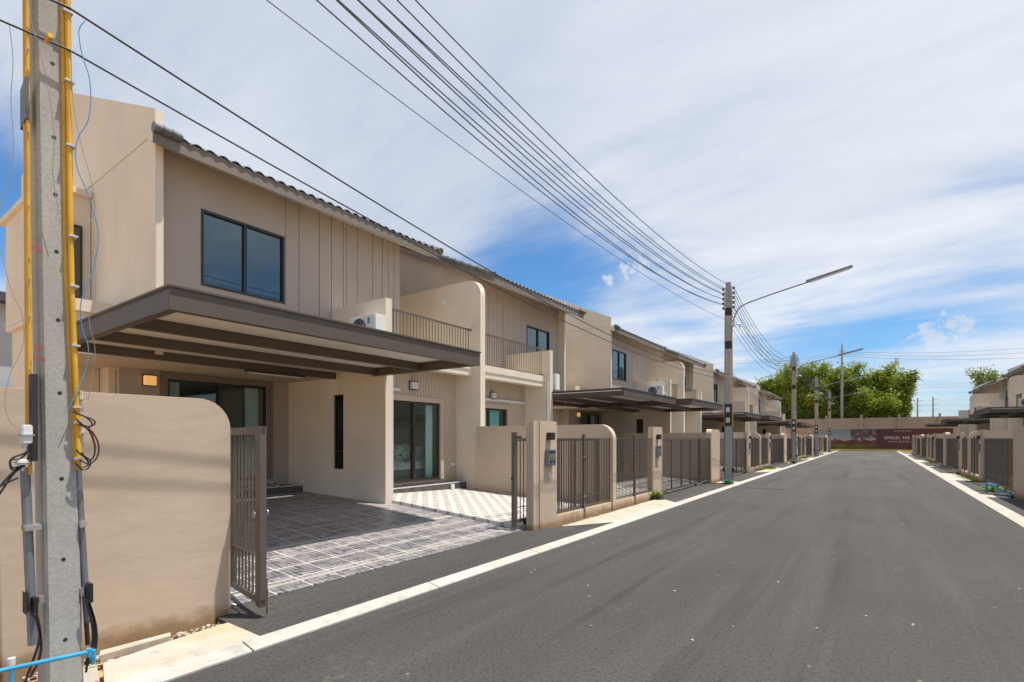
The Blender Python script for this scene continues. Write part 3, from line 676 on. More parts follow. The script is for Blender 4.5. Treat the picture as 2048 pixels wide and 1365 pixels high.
ORD = ['nearest', 'second', 'third', 'fourth', 'fifth', 'sixth', 'seventh', 'eighth']
hL = build_house('L'); hR = build_house('R')
first = {0: True, 1: True}
idx = 0
for k in range(4):
    for s, src in ((0, hL), (1, hR)):
        if k == 0: o = src
        else: o = copy_tree(src)
        o.location = (0, 10.7 + P * k, 0)
        n = 2 * k + s
        lab = {0: 'beige two-storey townhouse nearest the camera with lit wall lamp under its wide brown carport',
               1: 'beige townhouse with green curtains, second on the left behind the rounded party wall'}.get(n, 'beige two-storey townhouse with brown carport canopy, %s from the camera in the left row' % ORD[n])
        tag(o, lab, 'house', 'townhouses in the left row')
for k in range(1, 4):
    for s, src in ((0, hL), (1, hR)):
        o = copy_tree(src); o.rotation_euler = (0, 0, pi); yy = 10.4 + 2.3 + P * k - 0.2
        o.location = (-1.1, yy + 0.2, 0)
        # rotated: the L half lies on the far side
        nn = 2 * (k - 1) + (1 - s)
        tag(o, 'beige two-storey townhouse with brown carport canopy, %s from the camera in the right row' % ORD[nn], 'house', 'townhouses in the right row')

# ------------------------------------------------------------------ garden walls, pillars, fences, gates (left pair in local coordinates about y=0)
def L2(y, base): return y - AX      # local y about the fence axis
FW = M['fence_wall']
def make_fence_pair():
    """returns prototypes with local origin at (0, AX)"""
    T = {}
    a = AX
    # corner wall between neighbouring drives
    m = MB(); m.prism([(p[0], p[1]) for p in rpoly(18.74 - a, 19.96 - a, -.05, 1.92, .17, 'lr')], 'x', FX - .18, FX); T['corner'] = m.build('boundary_wall', FW, None)
    m = MB(); m.box(FX - .01 - 3.5, FX - .181, 19.27 - a, 19.41 - a, -.05, 1.8); m.build('return_wall', FW, T['corner'])
    # pillars: main block with letterbox + rounded piece with three ridges
    def pillar(y0, y1, y2):      # y0..y1 rounded piece, y1..y2 main
        m = MB(); lo, hi = sorted((y1, y2)); m.box(FX - .15, FX, lo - a, hi - a, -.05, 1.90)
        root = m.build('gate_pillar', FW, None, .006)
        n = 3; w = (y1 - y0) / n; mm = MB()
        for i in range(n):
            p, q = sorted((y0 + w * i, y0 + w * (i + 1)))
            g2 = .008
            mm.prism(rpoly(FX - .17 - .025 * i * 0, FX - .02 - .006 * (i % 2), -.05, 1.905 - .012 * ((i + 1) % 2), .13, 'l'), 'y', p - a + .001, q - a - .001)
        mm.build('rounded_edge', FW, root)
        yc = (lo + hi) / 2 - a
        m = MB(); m.box(FX, FX + .09, yc - .075, yc + .075, 1.57, 1.70); m.build('lamp', M['frame'], root)
        lb = MB(); lb.box(FX, FX + .075, yc - .13, yc + .13, 1.12, 1.40); l_ = lb.build('letterbox', M['pipegrey'], root, .006)
        lb = MB(); lb.box(FX + .0755, FX + .079, yc - .10, yc + .10, 1.345, 1.375); lb.build('letter_slot', M['black'], l_)
        lb = MB()
        for i, dy in enumerate((-.075, -.035, .005, .045)): lb.box(FX + .0755, FX + .080, yc + dy, yc + dy + .028, 1.255, 1.30)
        lb.build('number_plate', M['brass'], l_)
        lb = MB()
        for i, dy in enumerate((-.07, .03)): lb.box(FX + .0755, FX + .079, yc + dy, yc + dy + .045, 1.17, 1.215)
        lb.build('number_plate', M['black'], l_)
        m = MB(); m.box(FX, FX + .03, yc - .02, yc + .02, .90, 1.0); m.build('doorbell', M['white'], root, .006)
        return root
    T['pillar1'] = pillar(7.28, 7.45, 8.03); T['pillar2'] = pillar(13.72, 13.55, 12.97)
    # party garden wall with rounded front
    m = MB(); m.prism(rpoly(-8.545, FX + .02, -.05, 1.91, .34, 'r'), 'y', 10.42 - a, 10.60 - a); T['party'] = m.build('party_garden_wall', FW, None, .006)
    # barred fence on a low wall
    def bars(mb, x, y0, y1, z0, z1, sp=.08, r=.0065):
        y = y0 + sp / 2
        while y < y1: mb.box(x - r, x + r, y - r - a, y + r - a, z0, z1); y += sp
    def fence(y0, y1, yp):
        m = MB(); m.box(FX - .13, FX - .012, y0 - a, y1 - a, -.05, .20); root = m.build('low_wall_fence', FW, None, .006)
        f = MB(); f.box(FX - .075, FX - .045, y0 + .002 - a, yp - .03 - a, .235, .26).box(FX - .075, FX - .045, yp + .03 - a, y1 - .002 - a, .235, .26)
        f.box(FX - .072, FX - .048, y0 + .002 - a, yp - .03 - a, .45, .462).box(FX - .072, FX - .048, yp + .03 - a, y1 - .002 - a, .45, .462)
        f.box(FX - .075, FX - .045, y0 + .002 - a, yp - .03 - a, 1.585, 1.60).box(FX - .075, FX - .045, yp + .03 - a, y1 - .002 - a, 1.585, 1.60)
        f.build('rail', M['gate'], root)
        b = MB(); bars(b, FX - .06, y0, yp - .04, .26, 1.585); bars(b, FX - .06, yp + .04, y1, .26, 1.585); b.build('bars', M['gate'], root)
        p = MB(); p.box(FX - .055, FX - .005, yp - .03 - a, yp + .03 - a, .06, 1.68).box(FX - .012, FX - .002, yp - .035 - a, yp + .035 - a, .03, .22); p.build('post', M['gate'], root)
        c = MB(); c.box(FX - .01, FX + .01, yp - .06 - a, yp + .06 - a, 1.22, 1.235).box(FX - .01, FX + .01, yp - .05 - a, yp + .05 - a, .44, .455); c.build('bracket', M['galv'], root)
        return root
    T['fence1'] = fence(8.035, 10.415, 9.13); T['fence2'] = fence(10.605, 12.965, 11.76)
    # gates
    def gate(name, x, y0, y1, z0=.14, z1=1.62, stiles=3, wheels=True, barsp=.10):
        f = MB(); w = .05
        f.box(x - .02, x + .02, y0 - a, y1 - a, z0, z0 + w).box(x - .02, x + .02, y0 - a, y1 - a, z1 - w, z1)
        for i in range(stiles + 1):
            yy = y0 + (y1 - y0 - w) * i / stiles; f.box(x - .018, x + .022, yy - a, yy + w - a, z0 + w, z1 - w)
        f.box(x - .008, x + .008, y0 - a, y1 - a, z0 + .25, z0 + .262)
        r = f.build(name, M['gate'], None)
        b = MB(); bars(b, x, y0 + .05, y1 - .05, z0 + w, z1 - w, barsp); b.build('bars', M['gate'], r)
        if wheels:
            for yy in (y0 + .35, y1 - .35):
                q = MB(); q.tube([(x - .02, yy - a, z0 - .02), (x + .02, yy - a, z0 - .02)], .045, 14); q.build('wheel', M['black'], r)
        return r
    T['gate_open'] = gate('sliding_gate', FX - .25, 7.02, 10.25, .17, 1.60, 3)
    T['gate1'] = gate('sliding_gate', FX - .06, 3.4, 7.26, .10, 1.60, 4)
    T['leaf1'] = gate('gate_leaf', FX - .06, 2.32, 3.38, .10, 1.60, 1, False)
    T['gate2'] = gate('sliding_gate', FX - .09, 13.74, 17.5, .10, 1.60, 4)
    T['leaf2'] = gate('gate_leaf', FX - .06, 17.52, 18.70, .10, 1.60, 1, False)
    return T
T = make_fence_pair()
POS = ['nearest', 'second', 'third', 'farthest']
used = {}
def put(key, side, k, name_lab, cat, group):
    src = T[key]
    o = src if key not in used else copy_tree(src)
    used[key] = 1
    if side == 0: o.location = (0, AX + P * k, 0)
    else: o.rotation_euler = (0, 0, pi); o.location = (-1.6, (AX - .5) + P * k, 0)
    sd_ = 'left' if side == 0 else 'right'
    tag(o, name_lab.format(pos=POS[k - side], side=sd_), cat, group + ' on the %s' % sd_)
    return o
for side in (0, 1):
    for k in range(side, 4):
        fr = (lambda a, b: a if side == 0 else b)
        put('corner', side, k, 'brown rounded-top boundary wall end, {pos} between two drives on the {side} side' if not (side == 0 and k == 0) else 'brown rounded-top boundary wall end beside the second utility pole', 'wall', 'boundary walls between drives')
        put('pillar1', side, k, 'brown gate pillar with letterbox and doorbell beside the open first gateway' if side == 0 and k == 0 else 'brown gate pillar with letterbox, %s gateway of the {pos} house pair, {side} row' % fr('near', 'far'), 'pillar', 'gate pillars')
        put('pillar2', side, k, 'brown gate pillar with letterbox and a green weed at its foot' if side == 0 and k == 0 else 'brown gate pillar with letterbox, %s gateway of the {pos} house pair, {side} row' % fr('far', 'near'), 'pillar', 'gate pillars')
        put('party', side, k, 'brown garden party wall with rounded front end dividing the {pos} pair of patios on the {side}', 'wall', 'garden party walls')
        put('fence1', side, k, 'barred fence on low wall, %s patio of the {pos} house pair, {side} row' % fr('near', 'far'), 'fence', 'barred patio fences')
        put('fence2', side, k, 'barred fence on low wall, %s patio of the {pos} house pair, {side} row' % fr('far', 'near'), 'fence', 'barred patio fences')
        if side == 0 and k == 0:
            put('gate_open', side, k, 'sliding gate pushed open behind the first barred fence and pillar', 'gate', 'sliding gates')
        else:
          if not (side == 1 and k == 3):
            put('gate1', side, k, 'closed brown sliding gate of the %s drive at the {pos} pair on the {side}' % fr('near', 'far'), 'gate', 'sliding gates')
            put('leaf1', side, k, 'narrow hinged gate leaf at the %s drive of the {pos} pair on the {side}' % fr('near', 'far'), 'gate', 'hinged gate leaves')
        put('gate2', side, k, 'closed brown sliding gate of the %s drive at the {pos} pair on the {side}' % fr('far', 'near'), 'gate', 'sliding gates')
        put('leaf2', side, k, 'narrow hinged gate leaf at the %s drive of the {pos} pair on the {side}' % fr('far', 'near'), 'gate', 'hinged gate leaves')
# near left wall with rounded end, and near right wall
m = MB(); m.prism(rpoly(-9, 2.275, -.05, 1.94, .26, 'r', 14), 'x', FX - .17, FX)
tag(m.build('boundary_wall', FW, None, .006), 'long brown rendered wall with rounded end, nearest the camera behind the utility pole', 'wall')
m = MB(); m.prism(rpoly(9.0, 19.27, -.05, 1.92, .17, 'r', 8), 'x', 3.1, 3.28)
tag(m.build('boundary_wall', FW), 'brown rendered wall at the right edge of the picture behind the blue pipe', 'wall')
# the open leaf by the near wall
def open_leaf():
    m = MB(); L_ = .80; z0, z1 = .13, 1.68
    m.box(0, L_, -.02, .02, z0, z0 + .05).box(0, L_, -.02, .02, z1 - .07, z1).box(0, .04, -.021, .019, z0 + .05, z1 - .07).box(L_ - .10, L_, -.03, .03, z0 - .02, z1 + .003)
    m.box(.04, L_ - .10, -.006, .006, z0 + .40, z0 + .412)
    r = m.build('gate_leaf', M['gate'], None, .003)
    b = MB()
    for i in range(7): x = .10 + i * .09; b.box(x - .008, x + .008, -.008, .008, z0 + .05, z1 - .07)
    b.build('bars', M['gate'], r)
    h = MB(); 
    for sgn in (-1, 1): 
        pts = [(L_ - .06 + .028 * cos(t), sgn * .055 + 0, .92 + .028 * sin(t)) for t in [2 * pi * i / 12 for i in range(13)]]; h.tube(pts, .006, 6); h.tube([(L_ - .06, sgn * .03, .92), (L_ - .06, sgn * .055, .92)], .012, 8)
    h.build('latch', M['galv'], r)
    h = MB(); h.tube([(L_ - .01, .035, z0 - .09), (L_ - .01, .035, z0 + .22)], .008, 8).box(L_ - .02, L_, .03, .045, z0 + .08, z0 + .12); h.build('drop_bolt', M['gate'], r)
    return r
g = open_leaf(); g.location = (-5.13, 2.50, .02); g.rotation_euler = (0, 0, radians(-9))
tag(g, 'brown barred gate leaf standing open at the rounded end of the near wall', 'gate')
m = MB(); m.box(-4.98, -4.92, 7.00, 7.08, .1, 1.70); gp = m.build('gate_post', M['gate'])
m = MB(); m.tube([(-4.95, 6.96, .93), (-4.95, 7.0, .93)], .02, 10); m.build('knob', M['bronze'], gp)
m = MB(); m.box(-4.96, -4.80, 7.03, 7.05, 1.60, 1.64).box(-4.96, -4.88, 7.03, 7.05, .2, .23); m.build('bracket', M['gate'], gp)
tag(gp, 'dark steel gate stop post standing beside the first gate pillar', 'post')

# ------------------------------------------------------------------ air conditioners
def air_con():
    m = MB(); m.box(-.40, .40, -.14, .14, 0, .54); r = m.build('air_conditioner', M['white'], None, .015)
    q = MB()
    for i in range(7):
        rr = .05 + i * .028; q.tube([(-.10 + rr * cos(t), -.15, .27 + rr * sin(t)) for t in [2 * pi * j / 24 for j in range(25)]], .004, 5, False)
    q.build('fan_grille', M['galv'], r)
    q = MB(); q.tube([(-.10, -.139, .27), (-.10, -.1435, .27)], .225, 28); q.build('fan_opening', M['black'], r)
    q = MB()
    for j in range(3):
        t = j * 2 * pi / 3; q.add([(-.10, -.146, .27), (-.10 + .2 * cos(t), -.1465, .27 + .2 * sin(t)), (-.10 + .19 * cos(t + .7), -.149, .27 + .19 * sin(t + .7))], [(0, 1, 2)])
    q.build('fan_blades', M['pipegrey'], r)
    q = MB(); q.box(.17, .24, -.1435, -.141, .36, .48); q.build('label', M['blue'], r)
    q = MB(); q.box(.22, .30, -.13, .13, -.03, 0).box(-.30, -.22, -.13, .13, -.03, 0); q.build('foot', M['galv'], r)
    q = MB(); q.tube([(.42, .05, .2), (.52, .06, .12), (.56, .1, -.05)], .02, 8); q.build('pipe', M['white'], r)
    return r
ac = air_con()
aclist = [((-8.36, 6.74, 3.51), 0, 'white air conditioner against the balcony screen of the nearest house'),
          ((-8.75, 6.74 + P, 3.62), 0, 'white air conditioner with its fan showing on the third house left'),
          ((-9.0, 14.75, 3.20), pi, 'white air conditioner behind the balcony of the second house left'),
          ((7.7, 18.8 + 2.3 + P, 3.56), 0, 'white air conditioner above the nearest right-hand canopy'),
          ((7.7, 10.4 + 2.3 + 2 * P - 3.9, 3.56), 0, 'white air conditioner above the second right-hand canopy')]
for i, (loc, rz, lab) in enumerate(aclist):
    o = ac if i == 0 else copy_tree(ac); o.location = loc; o.rotation_euler = (0, 0, rz); tag(o, lab, 'air conditioner', 'air conditioners on the canopies')

# ------------------------------------------------------------------ bed and cushions behind the patio door, slippers on the step
bx0, by0 = -10.2, 8.3
m = MB(); m.box(-11.9, -9.85, 8.05, 10.35, .5, .80); bed = m.build('bed', M['sofa'], None, .03)
m = MB(); nx, ny = 24, 24; vs = []
for i in range(nx + 1):
    for j in range(ny + 1):
        x = -11.88 + 2.05 * i / nx; yy = 8.06 + 2.27 * j / ny; e = min(i, nx - i, 2) / 2.0
        vs.append((x, yy, .80 + e * (.20 + .04 * sin(i * .9 + j * .4) + .03 * sin(j * 1.3 - i * .3))))
m.add(vs, [(i * (ny + 1) + j, i * (ny + 1) + j + 1, (i + 1) * (ny + 1) + j + 1, (i + 1) * (ny + 1) + j) for i in range(nx) for j in range(ny)], True)
m.build('bedding', M['sheet'], bed)
tag(bed, 'bed with pale mauve bedding behind the patio sliding door', 'bed')
def cushion(loc, rot, w, h, mat, lab):
    vs = []; n = 10
    for sgn in (1, -1):
        for i in range(n + 1):
            for j in range(n + 1):
                u, v = 2 * i / n - 1, 2 * j / n - 1
                vs.append((u * w / 2 * (1 - .06 * (1 - v * v) * 0 - .05 * (v * v)), sgn * .09 * (max(0, (1 - u ** 4) * (1 - v ** 4))) ** .5, v * h / 2 * (1 - .05 * u * u)))
    k = (n + 1) ** 2; fs = []
    for b in (0, k): fs += [(b + i * (n + 1) + j, b + i * (n + 1) + j + 1, b + (i + 1) * (n + 1) + j + 1, b + (i + 1) * (n + 1) + j) for i in range(n) for j in range(n)]
    q = MB(); q.add(vs, fs, True); o = q.build('cushion', mat); o.location = loc; o.rotation_euler = rot
    tag(o, lab, 'cushion', 'cushions on the bed')
n = NB('leaf_print_fabric'); v = n.N('ShaderNodeTexVoronoi'); v.inputs['Scale'].default_value = 14; n.L(n.g.outputs['Position'], v.inputs['Vector'])
cc = n.mix(n.rng(v.outputs['Distance'], .3, .45), (0.12, 0.2, 0.07), (0.72, 0.7, 0.62)); M['print'] = n.done(cc, .9)
M['ochre'] = paint('ochre_fabric', (0.42, 0.27, 0.13), .9); M['teal'] = paint('teal_fabric', (0.12, 0.35, 0.38), .9)
cushion((-10.5, 9.15, 1.22), (radians(-15), 0, radians(100)), .50, .46, M['print'], 'white cushion with green leaf print, left of the pair')
cushion((-10.5, 9.62, 1.22), (radians(-18), 0, radians(80)), .50, .46, M['print'], 'white cushion with green leaf print beside the mauve cushion')
cushion((-10.4, 10.05, 1.20), (radians(-20), 0, radians(70)), .50, .42, M['sheet'], 'mauve cushion at the far end of the bed')
cushion((-10.5, 8.60, 1.15), (radians(-20), 0, radians(95)), .34, .32, M['ochre'], 'small ochre cushion on the bed')
cushion((-10.5, 8.33, 1.12), (radians(-20), 0, radians(95)), .30, .26, M['teal'], 'small teal cushion at the near end of the bed')
def slipper(x, y, rz, lab):
    pts = []; vs = []; n = 14
    for zz, sc_ in ((0, 1), (.02, 1.03), (.028, .95)):
        for i in range(n): t = 2 * pi * i / n; vs.append((.13 * cos(t) * sc_, (.045 + .008 * cos(t)) * sin(t) * sc_, zz))
    q = MB(); q.add(vs, [(r * n + i, r * n + (i + 1) % n, (r + 1) * n + (i + 1) % n, (r + 1) * n + i) for r in range(2) for i in range(n)] + [tuple(range(2 * n, 3 * n))])
    o = q.build('slipper', M['shoe']); 
    st = MB(); vs = []
    for a in range(5):
        for b in range(7):
            t = pi * b / 6; xx = .02 + .1 * a / 4; vs.append((xx, .048 * cos(t), .02 + (.05 - .01 * a) * sin(t)))
    st.add(vs, [(a * 7 + b, a * 7 + b + 1, (a + 1) * 7 + b + 1, (a + 1) * 7 + b) for a in range(4) for b in range(6)], True); st.build('upper', M['shoe'], o)
    o.location = (x, y, .513); o.rotation_euler = (0, 0, rz); tag(o, lab, 'slipper', 'slippers on the doorstep')
for i, (x, y) in enumerate([(-11.12, 5.2), (-11.12, 5.36), (-11.10, 5.75), (-11.12, 5.90), (-11.2, 6.25), (-11.15, 6.40), (-11.1, 4.55), (-11.1, 4.70)]):
    slipper(x, y, radians([170, 185, 175, 190, 160, 172, 180, 176][i]), 'beige slipper on the doorstep by the carport door, %s from the right' % ['fifth', 'sixth', 'third', 'fourth', 'second', 'first', 'eighth', 'seventh'][i])

m = MB(); m.box(-13.9, -13.4, 5.9, 6.95, .62, 1.45); cb = m.build('sideboard', M['curtain'], None, .01)
for yy in (5.93, 6.27, 6.61):
    m = MB(); m.box(-13.4, -13.38, yy, yy + .32, .7, 1.4); m.build('door', M['stain_white'], cb)
tag(cb, 'white sideboard inside the room behind the carport door', 'sideboard')
m = MB(); m.tube([(-13.6, 6.3, 1.455), (-13.6, 6.3, 1.6), (-13.6, 6.3, 1.72)], [.10, .13, .08], 16); pl = m.build('vase', M['black'])
m = MB()
for i in range(40):
    a_ = random.uniform(0, 6.28); q_ = Vector((-13.6, 6.3, 1.72)); e_ = q_ + Vector((cos(a_) * .22, sin(a_) * .22, random.uniform(.15, .5))); n_ = Vector((-sin(a_), cos(a_), 0)) * .03
    m.add([q_, (q_ + e_) / 2 + n_, e_, (q_ + e_) / 2 - n_], [(0, 1, 2, 3)])
m.build('foliage', M['leaf2'], pl); tag(pl, 'dark vase with leafy plant on the white sideboard indoors', 'vase')

# ------------------------------------------------------------------ utility poles
def pole(y, X=-4.2, top=7.0, near=False, lab=''):
    r = empty('utility_pole', (X, y, 0))
    m = MB(); a0, a1 = .112, .075
    def sec(z): t = z / 8.0; h = a0 * (1 - t) + a1 * t; return h
    H_ = top; vs = []
    lean = -.016 if near else 0.0
    for z in (-.3, 2.5, H_):
        h = sec(z); c = .018; q = [(-h, -h + c), (-h + c, -h), (h - c, -h), (h, -h + c), (h, h - c), (h - c, h), (-h + c, h), (-h, h - c)]
        vs += [(p[0], p[1] * .80 + lean * z, z) for p in q]
    m.add(vs, [(i * 8 + k, i * 8 + (k + 1) % 8, (i + 1) * 8 + (k + 1) % 8, (i + 1) * 8 + k) for i in range(2) for k in range(8)] + [tuple(range(7, -1, -1)), tuple(range(16, 24))])
    m.build('concrete_shaft', M['pole'], r)
    for z in ([.35, .85, 1.35, 1.88, 2.33, 2.75, 3.1, 3.45, 3.9] if near else [.6, 1.6, 2.6, 3.9, 5.0]):
        h = sec(z); hm = MB(); hm.tube([(h - .002, lean * z, z), (h + .0015, lean * z, z)], .011, 10); hm.build('bolt_hole', M['black'], r)  # solid black disc on the face, painted for the shade inside the hole
    if near:      # rack of insulators on the road side, high up
        q = MB(); q.box(.10, .36, -.10 - .015, -.10 + .015, 6.05, 6.09).box(.10, .36, -.115, -.085, 6.75, 6.79).box(.34, .40, -.13, -.07, 5.95, 6.9).box(.10, .42, -.16, -.04, 6.3, 6.4)
        rk = q.build('insulator_rack', M['galv'], r)
        for z in (6.1, 6.28, 6.46, 6.64, 6.82):
            q = MB(); q.tube([(.43, -.10, z - .05), (.43, -.10, z), (.43, -.10, z + .05)], [.045, .03, .045], 10); q.build('insulator', M['insul'], rk)
    if not near:
        for z, w in ((H_ - 1.15, .14), (H_ - 2.3, .14)):
            h = sec(z) + .006; q = MB(); q.box(-h, h, -h * .85, h * .85, z, z + .32 * .8); q.build('band', M['blackm'], r)
        h = sec(1.5) + .008; q = MB(); q.box(-h, h, -h * .85, h * .85, 2.02, 2.78); bb = q.build('band', M['blackm'], r)
        for z in (2.14, 2.50):
            q = MB(); q.box(-h * .55, h * .55, -h * .85 - .004, -h * .85, z, z + .17); q.build('label', M['stain_white'], bb)
        for sgn in (-1, 1):
            q = MB(); y_ = sgn * .125; q.tube([(y_ * 1.05, .0, 2.0), (y_ * .86, .0, H_ - .35)], .019, 8); q.build('yellow_conduit', M['yellow'], r)
            q = MB(); q.tube([(sgn * .128, .0, .05), (sgn * .128, 0, 2.0)], .022, 8); q.build('grey_conduit', M['pipegrey'], r)
            # insulator rack on both sides
            q = MB(); q.box(sgn * .10 - .012, sgn * .10 + .012, -.02, .02, H_ - .95, H_ - .15); rk = q.build('insulator_rack', M['galv'], r)
            for i in range(5):
                z = H_ - .22 - i * .165; q = MB(); q.tube([(sgn * .17, 0, z + dz) for dz in (-.04, -.02, 0, .02, .04)], [.04, .042, .026, .042, .04], 10); q.build('insulator', M['insul'], rk)
        for x_ in (-.19, .11):
            q = MB(); q.box(x_, x_ + .08, -.06, .04, .45, .58); q.build('cable_clamp', M['black'], r)
    tag(r, lab, 'utility pole', 'utility poles along the left kerb'); return r
PY = [0.99, 18.8, 36.5, 52.0, 68.0]
p1 = pole(PY[0], -4.21, 7.6, True, 'nearest grey concrete utility pole with yellow conduits and junction boxes')
for i in range(1, 5):
    pole(PY[i], -4.12 - .02 * i, 7.0, False, ['', 'second concrete utility pole from the camera, standing by the blue pipe', 'third concrete utility pole along the left kerb', 'fourth concrete utility pole along the left kerb', 'farthest concrete utility pole before the end wall'][i])

# hardware of the near pole (world positions relative to the pole root)
px0 = Vector(p1.location)
def rel(p): return tuple(Vector(p) - px0)
def pp(u, v, X=-4.12): return rel(pt(u, v, X))
for (us, r, v0, v1, X) in ((((50, 56)), .013, -60, 850, -4.17), (((54, 60)), .010, -60, 950, -4.13)):
    m = MB(); m.tube([pp(us[0], v0, X), pp(us[1], v1, X)], r, 10); m.build('yellow_conduit', M['yellow'], p1)
for (ua, ub, uc, r, X, vb) in ((126, 132, 152, .0155, -4.11, 935), (135, 141, 158, .0155, -4.08, 940), (124, 130, 147, .013, -4.16, 900)):
    m = MB(); m.tube([pp(ua, -60, X), pp(ub, 470, X), pp(ub + 2, 560, X), pp(uc, vb, X)], r, 10); m.build('yellow_conduit', M['yellow'], p1)
for v in (30, 168, 296, 476, 575, 693, 815, 846, 917):
    a = Vector(pp(118 + v * .025, v, -4.14)); b = Vector(pp(144 + v * .021, v, -4.055)); m = MB(); m.box(a.x, b.x, a.y, b.y + .006, a.z - .006, a.z + .006); m.build('conduit_clip', M['yclip'], p1)
for v in (107, 272, 417, 562, 635, 757, 840):
    a = Vector(pp(48 + v * .008, v, -4.19)); b = Vector(pp(58 + v * .006, v, -4.11)); m = MB(); m.box(a.x, b.x, a.y, b.y, a.z - .005, a.z + .005); m.build('conduit_clip', M['yclip'], p1)
# grey conduits below
m = MB(); m.tube([pp(50, 935, -4.15), pp(66, 1290, -4.12)], .024, 12); m.build('grey_conduit', M['pipegrey'], p1)
m = MB(); m.tube([pp(156, 935, -4.12), pp(175, 1240, -4.12)], .018, 12); m.tube([pp(166, 1120, -4.14), pp(176, 1245, -4.14)], .02, 12); m.build('grey_conduit', M['pipegrey'], p1)
m = MB(); a = Vector(pp(150, 930, -4.2)); b = Vector(pp(176, 1290, -4.2)); m.tube([a, b], .014, 8); m.build('dark_conduit', M['insul'], p1)
# wide dark bands, plate, brackets
m = MB(); a = Vector(pp(54, 750, -4.16)); b = Vector(pp(76, 923, -4.07)); m.box(a.x, b.x, a.y, b.y, a.z, b.z); m.build('steel_channel', M['blackm'], p1)
m = MB(); a = Vector(pp(47, 145, -4.1)); b = Vector(pp(67, 250, -4.1)); m.prism([(-.02, b.z - .0), (.10, b.z + .03), (.10, a.z - .01), (-.02, a.z - .05)], 'y', a.y + .01, a.y + .026); m.build('name_plate', M['slate'], p1)
for (u0, u1, v) in ((42, 84, 1055), (152, 173, 1048)):
    m = MB(); a = Vector(pp(u0, v + 6, -4.16)); b = Vector(pp(u1, v - 6, -4.08)); m.box(a.x, b.x, a.y, b.y, a.z, b.z); m.build('pipe_bracket', M['galv'], p1, .003)
for (u0, u1, v0, v1) in ((45, 54, 1188, 1225), (57, 77, 1195, 1230), (165, 187, 1167, 1202)):
    m = MB(); a = Vector(pp(u0, v1, -4.15)); b = Vector(pp(u1, v0, -4.05)); m.box(a.x, b.x, a.y, b.y, a.z, b.z); m.build('cable_clamp', M['black'], p1, .004)
for (u0, u1, v0, v1) in ((76, 89, 1192, 1206), (158, 168, 1176, 1192)):
    m = MB(); a = Vector(pp(u0, v1, -4.12)); b = Vector(pp(u1, v0, -4.09)); m.box(a.x, b.x, a.y, b.y, a.z, b.z); m.build('clamp_arm', M['galv'], p1)
def jbox(u0, u1, v0, v1, X=-4.05):
    m = MB(); a = Vector(pp(u0, v1, X - .07)); b = Vector(pp(u1, v0, X)); m.box(a.x, b.x, a.y, b.y, a.z, b.z); j = m.build('junction_box', M['white'], p1, .006)
    h = b.z - a.z; q = MB(); q.box(a.x, b.x + .008, a.y - .006, b.y + .006, a.z + h * .42, a.z + h * .50); q.build('box_collar', M['galv'], j); q = MB(); q.tube([((a.x + b.x) / 2, (a.y + b.y) / 2, a.z - .03), ((a.x + b.x) / 2, (a.y + b.y) / 2, a.z)], .016, 10); q.build('cable_gland', M['galv'], j)
jbox(38, 66, 850, 888, -4.04); jbox(154, 166, 780, 815, -4.08); jbox(155, 168, 846, 885, -4.08); jbox(30, 58, 918, 932, -4.04)
# red insulator spools on through bolts
for (u, v) in ((98, 77),):
    m = MB(); a = Vector(pp(u - 4, v + 6, -4.07)); b = Vector(pp(u + 3, v - 6, -4.0)); m.tube([a, b], .014, 10); m.build('orange_spool', M['yellow'], p1)
# red marks painted on the shaft
def text_mesh(s, size, mat, name, parent, loc, rot, ext=.001, font_space=1.0):
    c = bpy.data.curves.new(name, 'FONT'); c.body = s; c.size = size; c.extrude = ext; c.align_x = 'LEFT'; c.space_character = font_space
    t = bpy.data.objects.new(name, c); COL.objects.link(t)
    dg = bpy.context.evaluated_depsgraph_get(); me = bpy.data.meshes.new_from_object(t.evaluated_get(dg)); bpy.data.objects.remove(t)
    me.materials.clear(); me.materials.append(mat)
    o = bpy.data.objects.new(name, me); COL.objects.link(o); o.location = loc; o.rotation_euler = rot
    if parent is not None: o.parent = parent
    return o
for (s, u, v) in (('KR', 62, 500), ('55', 67, 700), ('781', 64, 722)):
    text_mesh(s, .045, M['redpaint'], 'painted_mark', p1, pp(u, v, -4.098 + (v - 900) * 0.00001), (pi / 2, 0, pi / 2))

# black loops of cable hanging by the near pole
def sweep(pts, n=8):
    pts = [Vector(p) for p in pts]; out = []
    P_ = [pts[0]] + pts + [pts[-1]]
    for i in range(1, len(P_) - 2):
        for k in range(n):
            t = k / n; a, b, c, d = P_[i - 1], P_[i], P_[i + 1], P_[i + 2]
            out.append(.5 * ((2 * b) + (-a + c) * t + (2 * a - 5 * b + 4 * c - d) * t * t + (-a + 3 * b - 3 * c + d) * t ** 3))
    out.append(pts[-1]); return out
def wire(name, uvx, r, mat, lab=None, cat='cable', group=None, parent=None):
    pts = [pt(*p) if len(p) == 3 else pt(p[0], p[1], -4.05) for p in uvx]
    if parent is not None: pts = [rel(p) for p in pts]
    m = MB(); m.tube(sweep(pts), r, 6); o = m.build(name, mat, parent)
    if lab: tag(o, lab, cat, group)
    return o
for i, u in enumerate(([(147, 822), (160, 830), (186, 840), (188, 850), (170, 852), (152, 838)], [(150, 826), (172, 835), (184, 848), (176, 856), (160, 850)],
         [(164, 850), (185, 865), (197, 890), (194, 915), (178, 928), (160, 920)], [(160, 848), (178, 862), (189, 890), (188, 912), (176, 922), (163, 905)],
         [(152, 900), (165, 912), (180, 920), (178, 935), (165, 940), (150, 925)], [(156, 905), (172, 915), (176, 930), (162, 936), (152, 930)])):
    wire('cable_loop', u, .0045, M['black'], parent=p1)
